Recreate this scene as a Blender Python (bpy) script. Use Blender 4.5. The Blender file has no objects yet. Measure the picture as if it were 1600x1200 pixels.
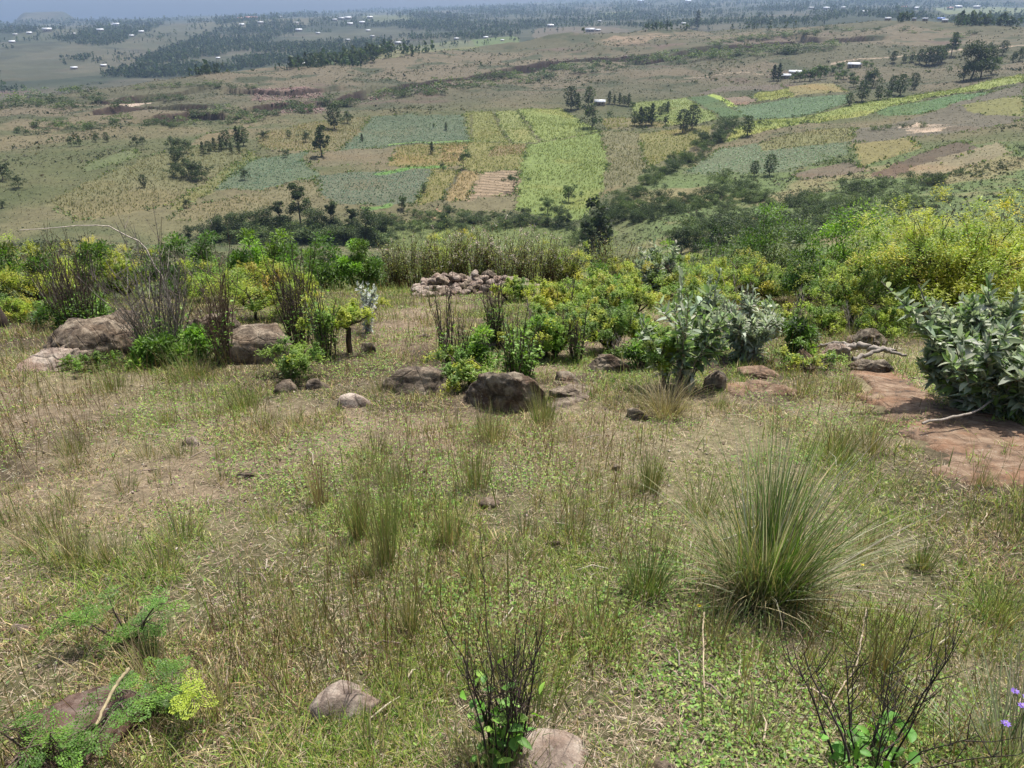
import bpy, bmesh, math, random
import numpy as np
from mathutils import Vector, noise as mnoise

# ------------------------------------------------------------------ camera, sky, sun, exposure
C = bpy.context.scene
COL = C.collection
FPX, PITCH, CAMZ = 1186.0, math.radians(25.67), 1.6
cam_d = bpy.data.cameras.new("camera"); cam_d.sensor_width = 36.0; cam_d.lens = 36.0 * FPX / 1600
cam_d.clip_start = 0.05; cam_d.clip_end = 40000
cam = bpy.data.objects.new("camera", cam_d); COL.objects.link(cam)
cam.location = (0, 0, CAMZ); cam.rotation_euler = (math.pi / 2 - PITCH, 0, 0)
C.camera = cam

SUN_EL, SUN_AZ = math.radians(66), math.radians(32)      # azimuth clockwise from +Y
world = bpy.data.worlds.new("World"); C.world = world; world.use_nodes = True
wn = world.node_tree.nodes; wl = world.node_tree.links
sky = wn.new("ShaderNodeTexSky"); sky.sky_type = 'NISHITA'; sky.sun_disc = False
sky.sun_elevation = SUN_EL; sky.sun_rotation = SUN_AZ
sky.air_density = 1.0; sky.dust_density = 5.0; sky.ozone_density = 1.5
wn["Background"].inputs[1].default_value = 0.115
wl.new(sky.outputs[0], wn["Background"].inputs[0])
sd = bpy.data.lights.new("sun", 'SUN'); sd.energy = 5.0; sd.angle = math.radians(0.5); sd.color = (1.0, 0.95, 0.87)
so = bpy.data.objects.new("sun", sd); COL.objects.link(so)
sv = Vector((math.sin(SUN_AZ) * math.cos(SUN_EL), math.cos(SUN_AZ) * math.cos(SUN_EL), math.sin(SUN_EL)))
so.rotation_euler = sv.to_track_quat('Z', 'Y').to_euler()
C.view_settings.view_transform = 'Standard'; C.view_settings.look = 'None'
C.view_settings.gamma = 1; C.view_settings.exposure = 0.56
C.cycles.max_bounces = 6; C.cycles.diffuse_bounces = 2; C.cycles.glossy_bounces = 1
C.cycles.transmission_bounces = 3; C.cycles.transparent_max_bounces = 4; C.cycles.volume_bounces = 0
C.cycles.use_denoising = True; C.cycles.denoising_prefilter = 'ACCURATE'

# ------------------------------------------------------------------ noise
def _h(ix, iy, s):
    ix = ix.astype(np.int64); iy = iy.astype(np.int64)
    n = (ix * 374761393 + iy * 668265263 + s * 1442695041) & 0xffffffff
    n = ((n ^ (n >> 13)) * 1274126177) & 0xffffffff
    n = n ^ (n >> 16)
    return (n & 0xffff) / 65535.0
def vn(x, y, s=0):
    ix = np.floor(x); iy = np.floor(y); fx = x - ix; fy = y - iy
    fx = fx * fx * (3 - 2 * fx); fy = fy * fy * (3 - 2 * fy)
    a = _h(ix, iy, s); b = _h(ix + 1, iy, s); c = _h(ix, iy + 1, s); d = _h(ix + 1, iy + 1, s)
    return (a * (1 - fx) + b * fx) * (1 - fy) + (c * (1 - fx) + d * fx) * fy
def fbm(x, y, s=0, o=4):
    t = 0; a = 0.5; n = 0
    for i in range(o):
        t = t + a * vn(x, y, s + i * 17); n += a; a *= 0.5; x = x * 2.03 + 11.3; y = y * 2.03 + 5.7
    return t / n
def sstep(a, b, x):
    t = np.clip((x - a) / (b - a), 0, 1); return t * t * (3 - 2 * t)

# ------------------------------------------------------------------ terrain: knots measured down the valley
SP, CP = math.sin(PITCH), math.cos(PITCH)
def ratio(y, azd):
    v = 600.0 - y
    return (-FPX * SP + v * CP) / (FPX * CP + v * SP) * math.cos(math.radians(azd))
AZ = [-32, -20, -8, 4, 16, 24, 32]
KN = [  # (sight line, distance) per azimuth: valley floor, low fields, mid fields, field tops, gully band, ridge
    ([372, 385, 390, 395, 400, 400, 400], [230, 220, 215, 200, 150, 130, 110]),
    ([320, 315, 310, 310, 320, 325, 330], [270, 265, 260, 260, 230, 205, 180]),
    ([260, 250, 250, 250, 260, 260, 260], [330, 330, 330, 330, 300, 275, 250]),
    ([215, 195, 178, 172, 180, 185, 190], [420, 440, 450, 460, 430, 395, 360]),
    ([175, 150, 135, 125, 100, 105, 110], [540, 560, 580, 600, 640, 600, 560]),
    ([148, 120, 84, 57, 39, 33, 42], [640, 700, 820, 900, 950, 930, 900]),
    None,
    ([141, 113, 80, 54, 37, 31, 40], [1200, 1300, 1300, 1400, 1500, 1500, 1500]),
    ([95, 75, 55, 35, 22, 18, 22], [1700, 1800, 1900, 2100, 2300, 2400, 2400]),
    ([50, 38, 29, 19, 9, 6, 8], [2600, 2700, 2900, 3200, 3500, 3500, 3500]),
    ([42, 31, 24, 13, 2, -3, -4], [4000] * 7),
    ([38, 27, 15, 0, -11, -14, -14], [6300] * 7),
    ([39, 28, 17, 2, -9, -12, -12], [6900] * 7)]
NA, NR = 281, 1600
azg = np.linspace(-70, 70, NA); lrg = np.linspace(math.log(12), math.log(6900), NR)
def col_knots(i):
    R = [22.0]; Z = [-8.8]
    r3 = KN[0][1][i]; q = ratio(KN[0][0][i], AZ[i])
    R += [0.35 * r3, 0.7 * r3]; Z += [q * 0.35 * r3 * 1.16, q * 0.7 * r3 * 1.08]
    for k in KN:
        if k is None:
            q = ratio(KN[5][0][i], AZ[i]); r = KN[5][1][i] * 1.25
            R.append(r); Z.append(q * r - 0.035 * r); continue
        R.append(k[1][i]); Z.append(ratio(k[0][i], AZ[i]) * k[1][i])
    return R, Z
KR = np.array([col_knots(i)[0] for i in range(7)]); KZ = np.array([col_knots(i)[1] for i in range(7)])
BT = np.zeros((NA, NR))
for a in range(NA):
    az = min(max(azg[a], -32), 32)
    rr = np.array([np.interp(az, AZ, KR[:, k]) for k in range(KR.shape[1])])
    zz = np.array([np.interp(az, AZ, KZ[:, k]) for k in range(KR.shape[1])])
    BT[a] = np.interp(np.exp(lrg), np.r_[12.0, rr], np.r_[-5.6, zz])
ker = np.exp(-np.linspace(-2, 2, 21) ** 2); ker /= ker.sum()
BT = np.array([np.convolve(np.pad(row, 10, 'edge'), ker, 'valid') for row in BT])
kz = np.exp(-np.linspace(-2, 2, 9) ** 2); kz /= kz.sum()
BT = np.array([np.convolve(np.pad(row, 4, 'edge'), kz, 'valid') for row in BT.T]).T

SCARPS = []            # filled below: eroded gully edges in world xy, (polyline, drop)
def seg_dist(x, y, P):
    """unsigned distance to a polyline and signed side"""
    best = np.full(x.shape, 1e9); side = np.zeros(x.shape)
    for (x0, y0), (x1, y1) in zip(P[:-1], P[1:]):
        dx, dy = x1 - x0, y1 - y0; L = dx * dx + dy * dy + 1e-9
        t = np.clip(((x - x0) * dx + (y - y0) * dy) / L, 0, 1)
        d = np.hypot(x - x0 - t * dx, y - y0 - t * dy)
        s = np.sign(dx * (y - y0) - dy * (x - x0))
        m = d < best; best = np.where(m, d, best); side = np.where(m, s, side)
    return best, side
def H(x, y, fine=True):
    x = np.asarray(x, float); y = np.asarray(y, float)
    r = np.hypot(x, y); az = np.degrees(np.arctan2(x, y))
    lr = np.clip((np.log(np.maximum(r, 12.0)) - lrg[0]) / (lrg[1] - lrg[0]), 0, NR - 1.001)
    ai = np.clip((np.clip(az, -70, 70) + 70) * 2, 0, NA - 1.001)
    i = lr.astype(int); f = lr - i; j = ai.astype(int); g = ai - j
    far = (BT[j, i] * (1 - f) + BT[j, i + 1] * f) * (1 - g) + (BT[j + 1, i] * (1 - f) + BT[j + 1, i + 1] * f) * g
    near = -1.6 - 0.2 * y
    w = sstep(11, 22, r); z = near * (1 - w) + far * w
    b = sstep(65, 110, np.abs(az))
    back = np.where(r < 12, near, -1.6 + 2.4 * np.sqrt(np.maximum(r - 12, 0)) * 0.8 + 2.4 * np.clip(-y / np.maximum(r, 1), -1, 1))
    b = b * sstep(12, 40, r); z = z * (1 - b) + back * b
    # the flat topped hill on the left skyline
    z = z + 50 * sstep(1.9, 0.9, np.abs(az + 29.0)) * sstep(1000, 400, np.abs(r - 5300))
    if fine:
        z = z + 0.16 * (fbm(x * 0.5, y * 0.5, 3, 3) - 0.5) * sstep(0.5, 3, r) + 0.05 * (fbm(x * 3.1, y * 3.1, 9, 3) - 0.5)
        z = z + 6.5 * (fbm(x * 0.018, y * 0.018, 21, 3) - 0.5) * sstep(60, 500, r) + 1.4 * (fbm(x * .07, y * .07, 23, 3) - .5) * sstep(30, 300, r)
        z = z + 13 * (fbm(x * .0075, y * .0075, 25, 3) - .5) * sstep(430, 650, r) * sstep(1150, 950, r)
        z = z + 34 * (fbm(x * 0.0022, y * 0.0022, 31, 4) - 0.5) * sstep(1300, 3000, r)
        for P, drop in SCARPS:
            P = np.array(P); m = (x > P[:, 0].min() - 30) & (x < P[:, 0].max() + 30) & (y > P[:, 1].min() - 30) & (y < P[:, 1].max() + 30)
            if m.any():
                xm, ym = x[m], y[m]
                wob = 7 * (fbm(xm * .06, ym * .06, 41, 3) - .5)
                d, s = seg_dist(xm, ym + wob, P)
                zz = np.zeros(x.shape); e = s * d      # positive side = uphill
                zz[m] = -drop * sstep(1.0, -1.0, e) * sstep(-26, -2, e)
                z = z + zz
    return z + CAMZ

# ray table for reading where a line of sight meets the land
_ta = np.arange(-58, 58.01, 0.1); _tr = np.exp(np.linspace(math.log(0.8), math.log(6800), 2600))
def _table():
    A, R = np.meshgrid(np.radians(_ta), _tr, indexing='ij')
    return H(R * np.sin(A), R * np.cos(A)) - CAMZ
TAB = _table()
def ray(px, py):
    u = px - 800.0; v = 600.0 - py
    return u, FPX * CP + v * SP, -FPX * SP + v * CP
def at(px, py):
    dx, dy, dz = ray(px, py); rr = math.hypot(dx, dy); az = math.degrees(math.atan2(dx, dy)); t = dz / rr
    row = TAB[int(round((az + 58) / 0.1))]
    k = np.nonzero(row >= _tr * t)[0]
    j = int(k[0]) if len(k) else len(_tr) - 1
    r = _tr[j]
    if 0 < j:
        d0 = row[j - 1] - _tr[j - 1] * t; d1 = row[j] - _tr[j] * t
        if d1 != d0: r = _tr[j - 1] + (_tr[j] - _tr[j - 1]) * min(max(-d0 / (d1 - d0), 0), 1)
    x = r * dx / rr; y = r * dy / rr
    return Vector((x, y, float(H(np.array([x]), np.array([y]))[0])))
def scale(P, n=1.0):
    """metres covered by n photo pixels at point P"""
    return n * (P.y * CP - (P.z - CAMZ) * SP) / FPX
def dist_at(px, d, ):
    """a ground point in the direction px (photo column on the far field) d metres out"""
    dx, dy, _ = ray(px, 420); rr = math.hypot(dx, dy); x, y = d * dx / rr, d * dy / rr
    return Vector((x, y, float(H(np.array([x]), np.array([y]))[0])))
def wpoly(pp): return [tuple(at(a, b)[:2]) for a, b in pp]

def inside(x, y, P):
    P = np.asarray(P); r = np.zeros(x.shape, bool)
    m = (x >= P[:, 0].min()) & (x <= P[:, 0].max()) & (y >= P[:, 1].min()) & (y <= P[:, 1].max())
    if not m.any(): return r
    xm, ym = x[m], y[m]; c = np.zeros(xm.shape, bool)
    for (x0, y0), (x1, y1) in zip(P, np.roll(P, -1, 0)):
        if y0 == y1: continue
        c ^= ((y0 > ym) != (y1 > ym)) & (xm < (x1 - x0) * (ym - y0) / (y1 - y0) + x0)
    r[m] = c; return r

# eroded red scarps across the far hillside
SC = [([(160, 158), (200, 152), (240, 148), (290, 142)], 4), ([(150, 172), (230, 166), (318, 164)], 3), ([(240, 182), (300, 172), (345, 178)], 3.5),
      ([(385, 140), (440, 143), (500, 139)], 5), ([(400, 166), (455, 160), (520, 157), (572, 140)], 4), ([(575, 142), (622, 134), (672, 126), (730, 121), (790, 108)], 6),
      ([(790, 108), (850, 96), (905, 93), (960, 91), (1010, 85)], 7), ([(1010, 92), (1060, 82), (1140, 72), (1200, 66), (1262, 62)], 6), ([(1262, 57), (1310, 60), (1364, 57)], 5)]
SCARPS = [([tuple(at(a, b)[:2]) for a, b in P], d * 1.25) for P, d in SC]
TAB = _table()

# ------------------------------------------------------------------ mesh collecting
class Geo:
    def __init__(s): s.v = []; s.f = []; s.c = []; s.n = 0
    def add(s, V, F, Cc):
        """V (n,3), F list of arrays (m,3|4), Cc (n,3) or (3,)"""
        V = np.asarray(V, np.float32).reshape(-1, 3); Cc = np.asarray(Cc, np.float32)
        if Cc.ndim == 1: Cc = np.tile(Cc, (len(V), 1))
        s.v.append(V); s.c.append(Cc)
        for f in (F if isinstance(F, list) else [F]): s.f.append(np.asarray(f, np.int64) + s.n)
        s.n += len(V); return s
    def mesh(s, name, mat, smooth=False):
        me = bpy.data.meshes.new(name)
        V = np.concatenate(s.v); Cc = np.concatenate(s.c)
        me.vertices.add(len(V)); me.vertices.foreach_set('co', V.ravel())
        li = np.concatenate([f.ravel() for f in s.f]); ls = np.concatenate([np.full(len(f), f.shape[1]) for f in s.f])
        st = np.r_[0, np.cumsum(ls)[:-1]]
        me.loops.add(len(li)); me.loops.foreach_set('vertex_index', li.astype(np.int32))
        me.polygons.add(len(ls)); me.polygons.foreach_set('loop_start', st.astype(np.int32)); me.polygons.foreach_set('loop_total', ls.astype(np.int32))
        at_ = me.attributes.new('tint', 'FLOAT_COLOR', 'POINT')
        at_.data.foreach_set('color', np.c_[Cc, np.ones(len(Cc))].astype(np.float32).ravel())
        me.update(calc_edges=True)
        if smooth: me.polygons.foreach_set('use_smooth', np.ones(len(ls), bool))
        me.materials.append(mat); return me
def link(name, data, parent=None, loc=None, label=None, cat=None, group=None, kind=None, rz=0, sc=None):
    o = bpy.data.objects.new(name, data); COL.objects.link(o)
    if parent: o.parent = parent
    if loc is not None: o.location = loc
    if rz: o.rotation_euler = (0, 0, rz)
    if sc is not None: o.scale = (sc, sc, sc) if not hasattr(sc, '__len__') else sc
    for k, v in (('label', label), ('category', cat), ('group', group), ('kind', kind)):
        if v: o[k] = v
    return o
def dup(root, loc, rz, sc, label, group=None, kids=True):
    r = root.copy(); COL.objects.link(r); r.location = loc; r.rotation_euler = (0, 0, rz)
    r.scale = (sc, sc, sc) if not hasattr(sc, '__len__') else sc
    r['label'] = label
    if group: r['group'] = group
    elif 'group' in r: del r['group']
    if kids:
        for ch in list(root.children):
            c = ch.copy(); COL.objects.link(c); c.parent = r
            for g in ch.children:
                d = g.copy(); COL.objects.link(d); d.parent = c
    return r

# ------------------------------------------------------------------ vectorised plant pieces
def nrm(a): return a / np.maximum(np.linalg.norm(a, axis=-1, keepdims=True), 1e-9)
def blades(rg, P, head, L, th0, dth, W, Cc, S=3, flat=0.8):
    """ribbons: base P(N,3), heading angle, length, lean from vertical, added lean, width, colour (N,3)"""
    N = len(P); p = P.astype(float).copy(); hd = np.c_[np.cos(head), np.sin(head)]
    sa = head + math.pi / 2 + rg.uniform(-flat, flat, N); sd_ = np.c_[np.cos(sa), np.sin(sa), np.zeros(N)]
    rows = []
    for k in range(S + 1):
        w = W * (1 - (k / S) ** 1.6) * (0.75 if k == 0 else 1) * 0.5
        if k < S:
            rows += [p - sd_ * w[:, None], p + sd_ * w[:, None]]
            th = th0 + dth * (k + .5) / S; st = (L / S)[:, None]
            p = p + st * np.c_[np.sin(th)[:, None] * hd, np.cos(th)]
        else: rows.append(p)
    V = np.stack(rows, 1); M = 2 * S + 1; o = (np.arange(N) * M)[:, None]
    F = []
    for k in range(S - 1): F.append(o + np.array([2 * k, 2 * k + 1, 2 * k + 3, 2 * k + 2]))
    T = o + np.array([2 * S - 2, 2 * S - 1, 2 * S])
    t = np.repeat(np.repeat(np.arange(S + 1) / S, 2)[:M][None, :, None], 1, 2)
    CC = Cc[:, None, :] * (0.92 + 0.16 * t)
    return V.reshape(-1, 3), ([np.concatenate(F)] if F else []) + [T], CC.reshape(-1, 3)
def leaves(rg, P, D, L, W, Cc, droop=0.25, fold=0.35, seg=2):
    """folded pointed leaves along direction D from P; faces look up"""
    N = len(P); D = nrm(D); up = np.tile([0, 0, 1.0], (N, 1)) + rg.normal(0, .35, (N, 3))
    S_ = nrm(np.cross(D, up)); U = nrm(np.cross(S_, D))
    prof = [(0, 0), (.35, 1.0), (1, 0)] if seg == 2 else [(0, .12), (.22, .8), (.5, 1.0), (.78, .62), (1, 0)]
    L = np.asarray(L)[:, None]; W = np.asarray(W)[:, None]; rows = []
    for t, w in prof:
        c = P + D * L * t - np.array([0, 0, 1.0]) * L * droop * t * t
        if w == 0: rows.append(c)
        else: rows += [c - S_ * W * .5 * w + U * W * fold * w * .5, c, c + S_ * W * .5 * w + U * W * fold * w * .5]
    V = np.stack(rows, 1); M = V.shape[1]; o = (np.arange(N) * M)[:, None]
    if seg == 2:
        F = [o + np.array([0, 1, 4]), o + np.array([1, 0, 2]), o + np.array([2, 0, 3]), o + np.array([1, 2, 4]), o + np.array([2, 3, 4])][1:]
        F = [np.concatenate(F)]
    else:
        q = []
        for k in range(3):
            b = 3 * k; q += [o + np.array([b, b + 1, b + 4, b + 3]), o + np.array([b + 1, b + 2, b + 5, b + 4])]
        F = [np.concatenate(q), np.concatenate([o + np.array([9, 10, 12]), o + np.array([10, 11, 12])])]
    return V.reshape(-1, 3), F, np.repeat(Cc, M, 0)
def cards(rg, P, L, W, Cc, flat=0.0, D=None):
    """small diamond leaflets, random facing (flat=1 horizontal)"""
    N = len(P)
    if D is None: D = rg.normal(0, 1, (N, 3)); D[:, 2] *= (1 - flat)
    D = nrm(D); R = rg.normal(0, 1, (N, 3)); R[:, 2] += 0; U = R.copy(); U[:, 2] += 4 * flat; S_ = nrm(np.cross(D, U))
    L = np.asarray(L)[:, None] if np.ndim(L) else L; W = np.asarray(W)[:, None] if np.ndim(W) else W
    V = np.stack([P - D * L * .5, P - S_ * W * .5, P + D * L * .5, P + S_ * W * .5], 1)
    return V.reshape(-1, 3), [(np.arange(N) * 4)[:, None] + np.arange(4)], np.repeat(Cc, 4, 0)
def tubes(Pth, Rad, Cc, sides=5):
    """Pth (N,K,3), Rad (N,K)"""
    N, K, _ = Pth.shape; T = nrm(np.gradient(Pth, axis=1)); ref = np.tile([0.31, 0.17, 0.93], (N, K, 1)); ref = np.where(np.abs(T[..., 2:3]) > .85, np.array([1.0, .1, .05]), ref)
    A = nrm(np.cross(T, ref)); B = np.cross(T, A); an = np.arange(sides) * 2 * math.pi / sides
    V = Pth[:, :, None] + Rad[:, :, None, None] * (A[:, :, None] * np.cos(an)[:, None] + B[:, :, None] * np.sin(an)[:, None])
    i = np.arange(sides); j = (i + 1) % sides; F = []
    for k in range(K - 1):
        F.append(np.stack([k * sides + i, k * sides + j, (k + 1) * sides + j, (k + 1) * sides + i], 1))
    F = np.concatenate(F)[None] + (np.arange(N) * K * sides)[:, None, None]
    Cc = np.asarray(Cc, float); Cc = np.tile(Cc, (N, 1)) if Cc.ndim == 1 else Cc
    return V.reshape(-1, 3), [F.reshape(-1, 4)], np.repeat(Cc, K * sides, 0)
def mix(rg, N, cols, wts=None, jit=0.12):
    cols = np.array(cols, float); i = rg.choice(len(cols), N, p=None if wts is None else np.array(wts) / sum(wts))
    return np.clip(cols[i] * (1 + rg.normal(0, jit, (N, 1))) * (1 + rg.normal(0, jit * .3, (N, 3))), 0.004, .9)

# ------------------------------------------------------------------ materials
def newmat(name):
    m = bpy.data.materials.new(name); m.use_nodes = True; nt = m.node_tree; nt.nodes.clear()
    out = nt.nodes.new('ShaderNodeOutputMaterial'); return m, nt, nt.nodes, nt.links, out
def nd(nt, t, **k):
    n = nt.nodes.new(t)
    for a, b in k.items(): setattr(n, a, b)
    return n
def tint_src(nt, sc=None, lo=.8, hi=1.2, obj_var=0.0):
    a = nd(nt, 'ShaderNodeAttribute', attribute_name='tint'); src = a.outputs['Color']
    if sc:
        g = nd(nt, 'ShaderNodeNewGeometry'); n = nd(nt, 'ShaderNodeTexNoise'); n.inputs['Scale'].default_value = sc; n.inputs['Detail'].default_value = 5
        nt.links.new(g.outputs['Position'], n.inputs['Vector'])
        r = nd(nt, 'ShaderNodeMapRange'); r.inputs[1].default_value = .3; r.inputs[2].default_value = .7; r.inputs[3].default_value = lo; r.inputs[4].default_value = hi
        nt.links.new(n.outputs[0], r.inputs[0])
        mm = nd(nt, 'ShaderNodeVectorMath', operation='SCALE'); nt.links.new(src, mm.inputs[0]); nt.links.new(r.outputs[0], mm.inputs['Scale']); src = mm.outputs[0]
    if obj_var:
        oi = nd(nt, 'ShaderNodeObjectInfo'); r = nd(nt, 'ShaderNodeMapRange'); r.inputs[3].default_value = 1 - obj_var; r.inputs[4].default_value = 1 + obj_var
        nt.links.new(oi.outputs['Random'], r.inputs[0])
        mm = nd(nt, 'ShaderNodeVectorMath', operation='SCALE'); nt.links.new(src, mm.inputs[0]); nt.links.new(r.outputs[0], mm.inputs['Scale']); src = mm.outputs[0]
    return src
def leafmat(name, trans=0.35, rough=.55, spec=.25, obj_var=0.0, tr_tint=(1.25, 1.35, .55)):
    m, nt, N, L, out = newmat(name); src = tint_src(nt, obj_var=obj_var)
    p = nd(nt, 'ShaderNodeBsdfPrincipled'); p.inputs['Roughness'].default_value = rough; p.inputs['Specular IOR Level'].default_value = spec
    L.new(src, p.inputs['Base Color'])
    t = nd(nt, 'ShaderNodeBsdfTranslucent'); mu = nd(nt, 'ShaderNodeVectorMath', operation='MULTIPLY'); mu.inputs[1].default_value = tr_tint
    L.new(src, mu.inputs[0]); L.new(mu.outputs[0], t.inputs[0])
    x = nd(nt, 'ShaderNodeMixShader'); x.inputs[0].default_value = trans; L.new(p.outputs[0], x.inputs[1]); L.new(t.outputs[0], x.inputs[2]); L.new(x.outputs[0], out.inputs[0])
    return m
def solid(name, rough=.85, sc=30, lo=.7, hi=1.3, bump=.4, bsc=60, bd=.02, obj_var=0.0, metal=0):
    m, nt, N, L, out = newmat(name); src = tint_src(nt, sc, lo, hi, obj_var)
    p = nd(nt, 'ShaderNodeBsdfPrincipled'); p.inputs['Roughness'].default_value = rough; p.inputs['Specular IOR Level'].default_value = .2; p.inputs['Metallic'].default_value = metal
    L.new(src, p.inputs['Base Color'])
    if bump:
        g = nd(nt, 'ShaderNodeNewGeometry'); n = nd(nt, 'ShaderNodeTexNoise'); n.inputs['Scale'].default_value = bsc; n.inputs['Detail'].default_value = 8; n.inputs['Roughness'].default_value = .65
        L.new(g.outputs['Position'], n.inputs['Vector']); b = nd(nt, 'ShaderNodeBump'); b.inputs['Strength'].default_value = bump; b.inputs['Distance'].default_value = bd
        L.new(n.outputs[0], b.inputs['Height']); L.new(b.outputs[0], p.inputs['Normal'])
    L.new(p.outputs[0], out.inputs[0]); return m
def rockmat(name, dark, mid, pale, rust=(.30, .14, .07), rustamt=.3, sc=9.0):
    m, nt, N, L, out = newmat(name)
    tc = nd(nt, 'ShaderNodeNewGeometry')
    def noise(s, d=8, r=.6):
        n = nd(nt, 'ShaderNodeTexNoise'); n.inputs['Scale'].default_value = s; n.inputs['Detail'].default_value = d; n.inputs['Roughness'].default_value = r
        L.new(tc.outputs['Position'], n.inputs['Vector']); return n.outputs[0]
    cr = nd(nt, 'ShaderNodeValToRGB'); e = cr.color_ramp.elements
    e[0].position = .36; e[0].color = (*dark, 1); e[1].position = .62; e[1].color = (*pale, 1); k = e.new(.48); k.color = (*mid, 1)
    L.new(noise(sc, 10, .72), cr.inputs[0])
    r2 = nd(nt, 'ShaderNodeMapRange'); r2.inputs[1].default_value = .5; r2.inputs[2].default_value = .66; r2.inputs[4].default_value = rustamt
    L.new(noise(sc * .45, 6), r2.inputs[0])
    mx = nd(nt, 'ShaderNodeMix', data_type='RGBA'); mx.inputs['B'].default_value = (*rust, 1); L.new(r2.outputs[0], mx.inputs['Factor']); L.new(cr.outputs[0], mx.inputs['A'])
    # lichen spots
    vo = nd(nt, 'ShaderNodeTexVoronoi'); vo.inputs['Scale'].default_value = sc * 4.5; L.new(tc.outputs['Position'], vo.inputs['Vector'])
    r3 = nd(nt, 'ShaderNodeMapRange'); r3.inputs[1].default_value = .22; r3.inputs[2].default_value = .12; r3.inputs[4].default_value = .6; L.new(vo.outputs['Distance'], r3.inputs[0])
    r4 = nd(nt, 'ShaderNodeMapRange'); r4.inputs[1].default_value = .5; r4.inputs[2].default_value = .6; L.new(noise(sc * .8, 4), r4.inputs[0])
    mu = nd(nt, 'ShaderNodeMath', operation='MULTIPLY'); L.new(r3.outputs[0], mu.inputs[0]); L.new(r4.outputs[0], mu.inputs[1])
    mx2 = nd(nt, 'ShaderNodeMix', data_type='RGBA'); mx2.inputs['B'].default_value = (.36, .36, .31, 1); L.new(mu.outputs[0], mx2.inputs['Factor']); L.new(mx.outputs['Result'], mx2.inputs['A'])
    p = nd(nt, 'ShaderNodeBsdfPrincipled'); p.inputs['Roughness'].default_value = .88; p.inputs['Specular IOR Level'].default_value = .25
    L.new(mx2.outputs['Result'], p.inputs['Base Color'])
    b = nd(nt, 'ShaderNodeBump'); b.inputs['Strength'].default_value = .8; b.inputs['Distance'].default_value = .03; L.new(noise(sc * 3.2, 10, .75), b.inputs['Height'])
    vo2 = nd(nt, 'ShaderNodeTexVoronoi', feature='DISTANCE_TO_EDGE'); vo2.inputs['Scale'].default_value = sc * .5; L.new(tc.outputs['Position'], vo2.inputs['Vector'])
    r5 = nd(nt, 'ShaderNodeMapRange'); r5.inputs[2].default_value = .05; L.new(vo2.outputs['Distance'], r5.inputs[0])
    b2 = nd(nt, 'ShaderNodeBump'); b2.inputs['Strength'].default_value = .5; b2.inputs['Distance'].default_value = .03; L.new(r5.outputs[0], b2.inputs['Height']); L.new(b.outputs[0], b2.inputs['Normal'])
    L.new(b2.outputs[0], p.inputs['Normal']); L.new(p.outputs[0], out.inputs[0]); return m

def groundmat():
    m, nt, N, L, out = newmat('land'); a = nd(nt, 'ShaderNodeAttribute', attribute_name='tint'); g = nd(nt, 'ShaderNodeNewGeometry')
    def noise(s, d=6, r=.65):
        n = nd(nt, 'ShaderNodeTexNoise'); n.inputs['Scale'].default_value = s; n.inputs['Detail'].default_value = d; n.inputs['Roughness'].default_value = r
        L.new(g.outputs['Position'], n.inputs['Vector']); return n.outputs[0]
    def mr(src, a0, a1, b0, b1):
        r = nd(nt, 'ShaderNodeMapRange'); 
        for i, v in enumerate((a0, a1, b0, b1)): r.inputs[i + 1].default_value = v
        L.new(src, r.inputs[0]); return r.outputs[0]
    def mul(s, k):
        q = nd(nt, 'ShaderNodeVectorMath', operation='SCALE'); L.new(s, q.inputs[0]); L.new(k, q.inputs['Scale']); return q.outputs[0]
    c = mul(a.outputs['Color'], mr(noise(14, 8), .3, .7, .55, 1.45)); c = mul(c, mr(noise(90, 5), .3, .7, .75, 1.25)); c = mul(c, mr(noise(.35, 8), .3, .7, .8, 1.2))
    p = nd(nt, 'ShaderNodeBsdfPrincipled'); p.inputs['Roughness'].default_value = .95; p.inputs['Specular IOR Level'].default_value = .1; L.new(c, p.inputs['Base Color'])
    b = nd(nt, 'ShaderNodeBump'); b.inputs['Strength'].default_value = .7; b.inputs['Distance'].default_value = .02; L.new(noise(45, 8), b.inputs['Height'])
    L.new(b.outputs[0], p.inputs['Normal']); L.new(p.outputs[0], out.inputs[0]); return m

M_LAND = groundmat()
M_LEAF = leafmat('green leaf', .38, .5, .3)
M_TREE = leafmat('tree leaf', .3, .6, .2, obj_var=.28)
M_SILV = leafmat('felted silver leaf', .38, .9, .08, tr_tint=(1.0, 1.15, .75))
M_GRAS = leafmat('grass blade', .24, .6, .25, tr_tint=(1.15, 1.25, .6))
M_BARK = solid('bark', .9, 25, .65, 1.3, .6, 70, .01)
M_TWIG = solid('dry twig', .9, 40, .7, 1.3, 0)
M_ROCK_BROWN = rockmat('brown basalt', (.045, .035, .027), (.125, .098, .072), (.29, .24, .18), (.15, .09, .05), .35, 11.0)
M_ROCK_DARK = rockmat('dark weathered rock', (.028, .023, .018), (.085, .068, .05), (.26, .22, .165), (.16, .08, .045), .4)
M_ROCK_PALE = rockmat('pale weathered rock', (.12, .09, .075), (.24, .19, .155), (.42, .36, .30), (.30, .17, .11), .4)
M_ROCK_RED = rockmat('rust red slab', (.05, .04, .032), (.17, .11, .072), (.27, .20, .14), (.25, .125, .065), .5, 8.5)
M_ROCK_BURN = rockmat('red brown earthy rock', (.03, .02, .018), (.09, .055, .042), (.20, .15, .125), (.14, .06, .035), .6, 7.0)
M_FLOW = leafmat('petal', .3, .5, .2, tr_tint=(1, 1, 1))
M_ROOF = solid('sheet metal roof', .4, .8, .6, 1.1, .2, 4, .03, obj_var=.35)
M_WALL = solid('house wall', .9, 2, .85, 1.15, 0)

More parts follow.
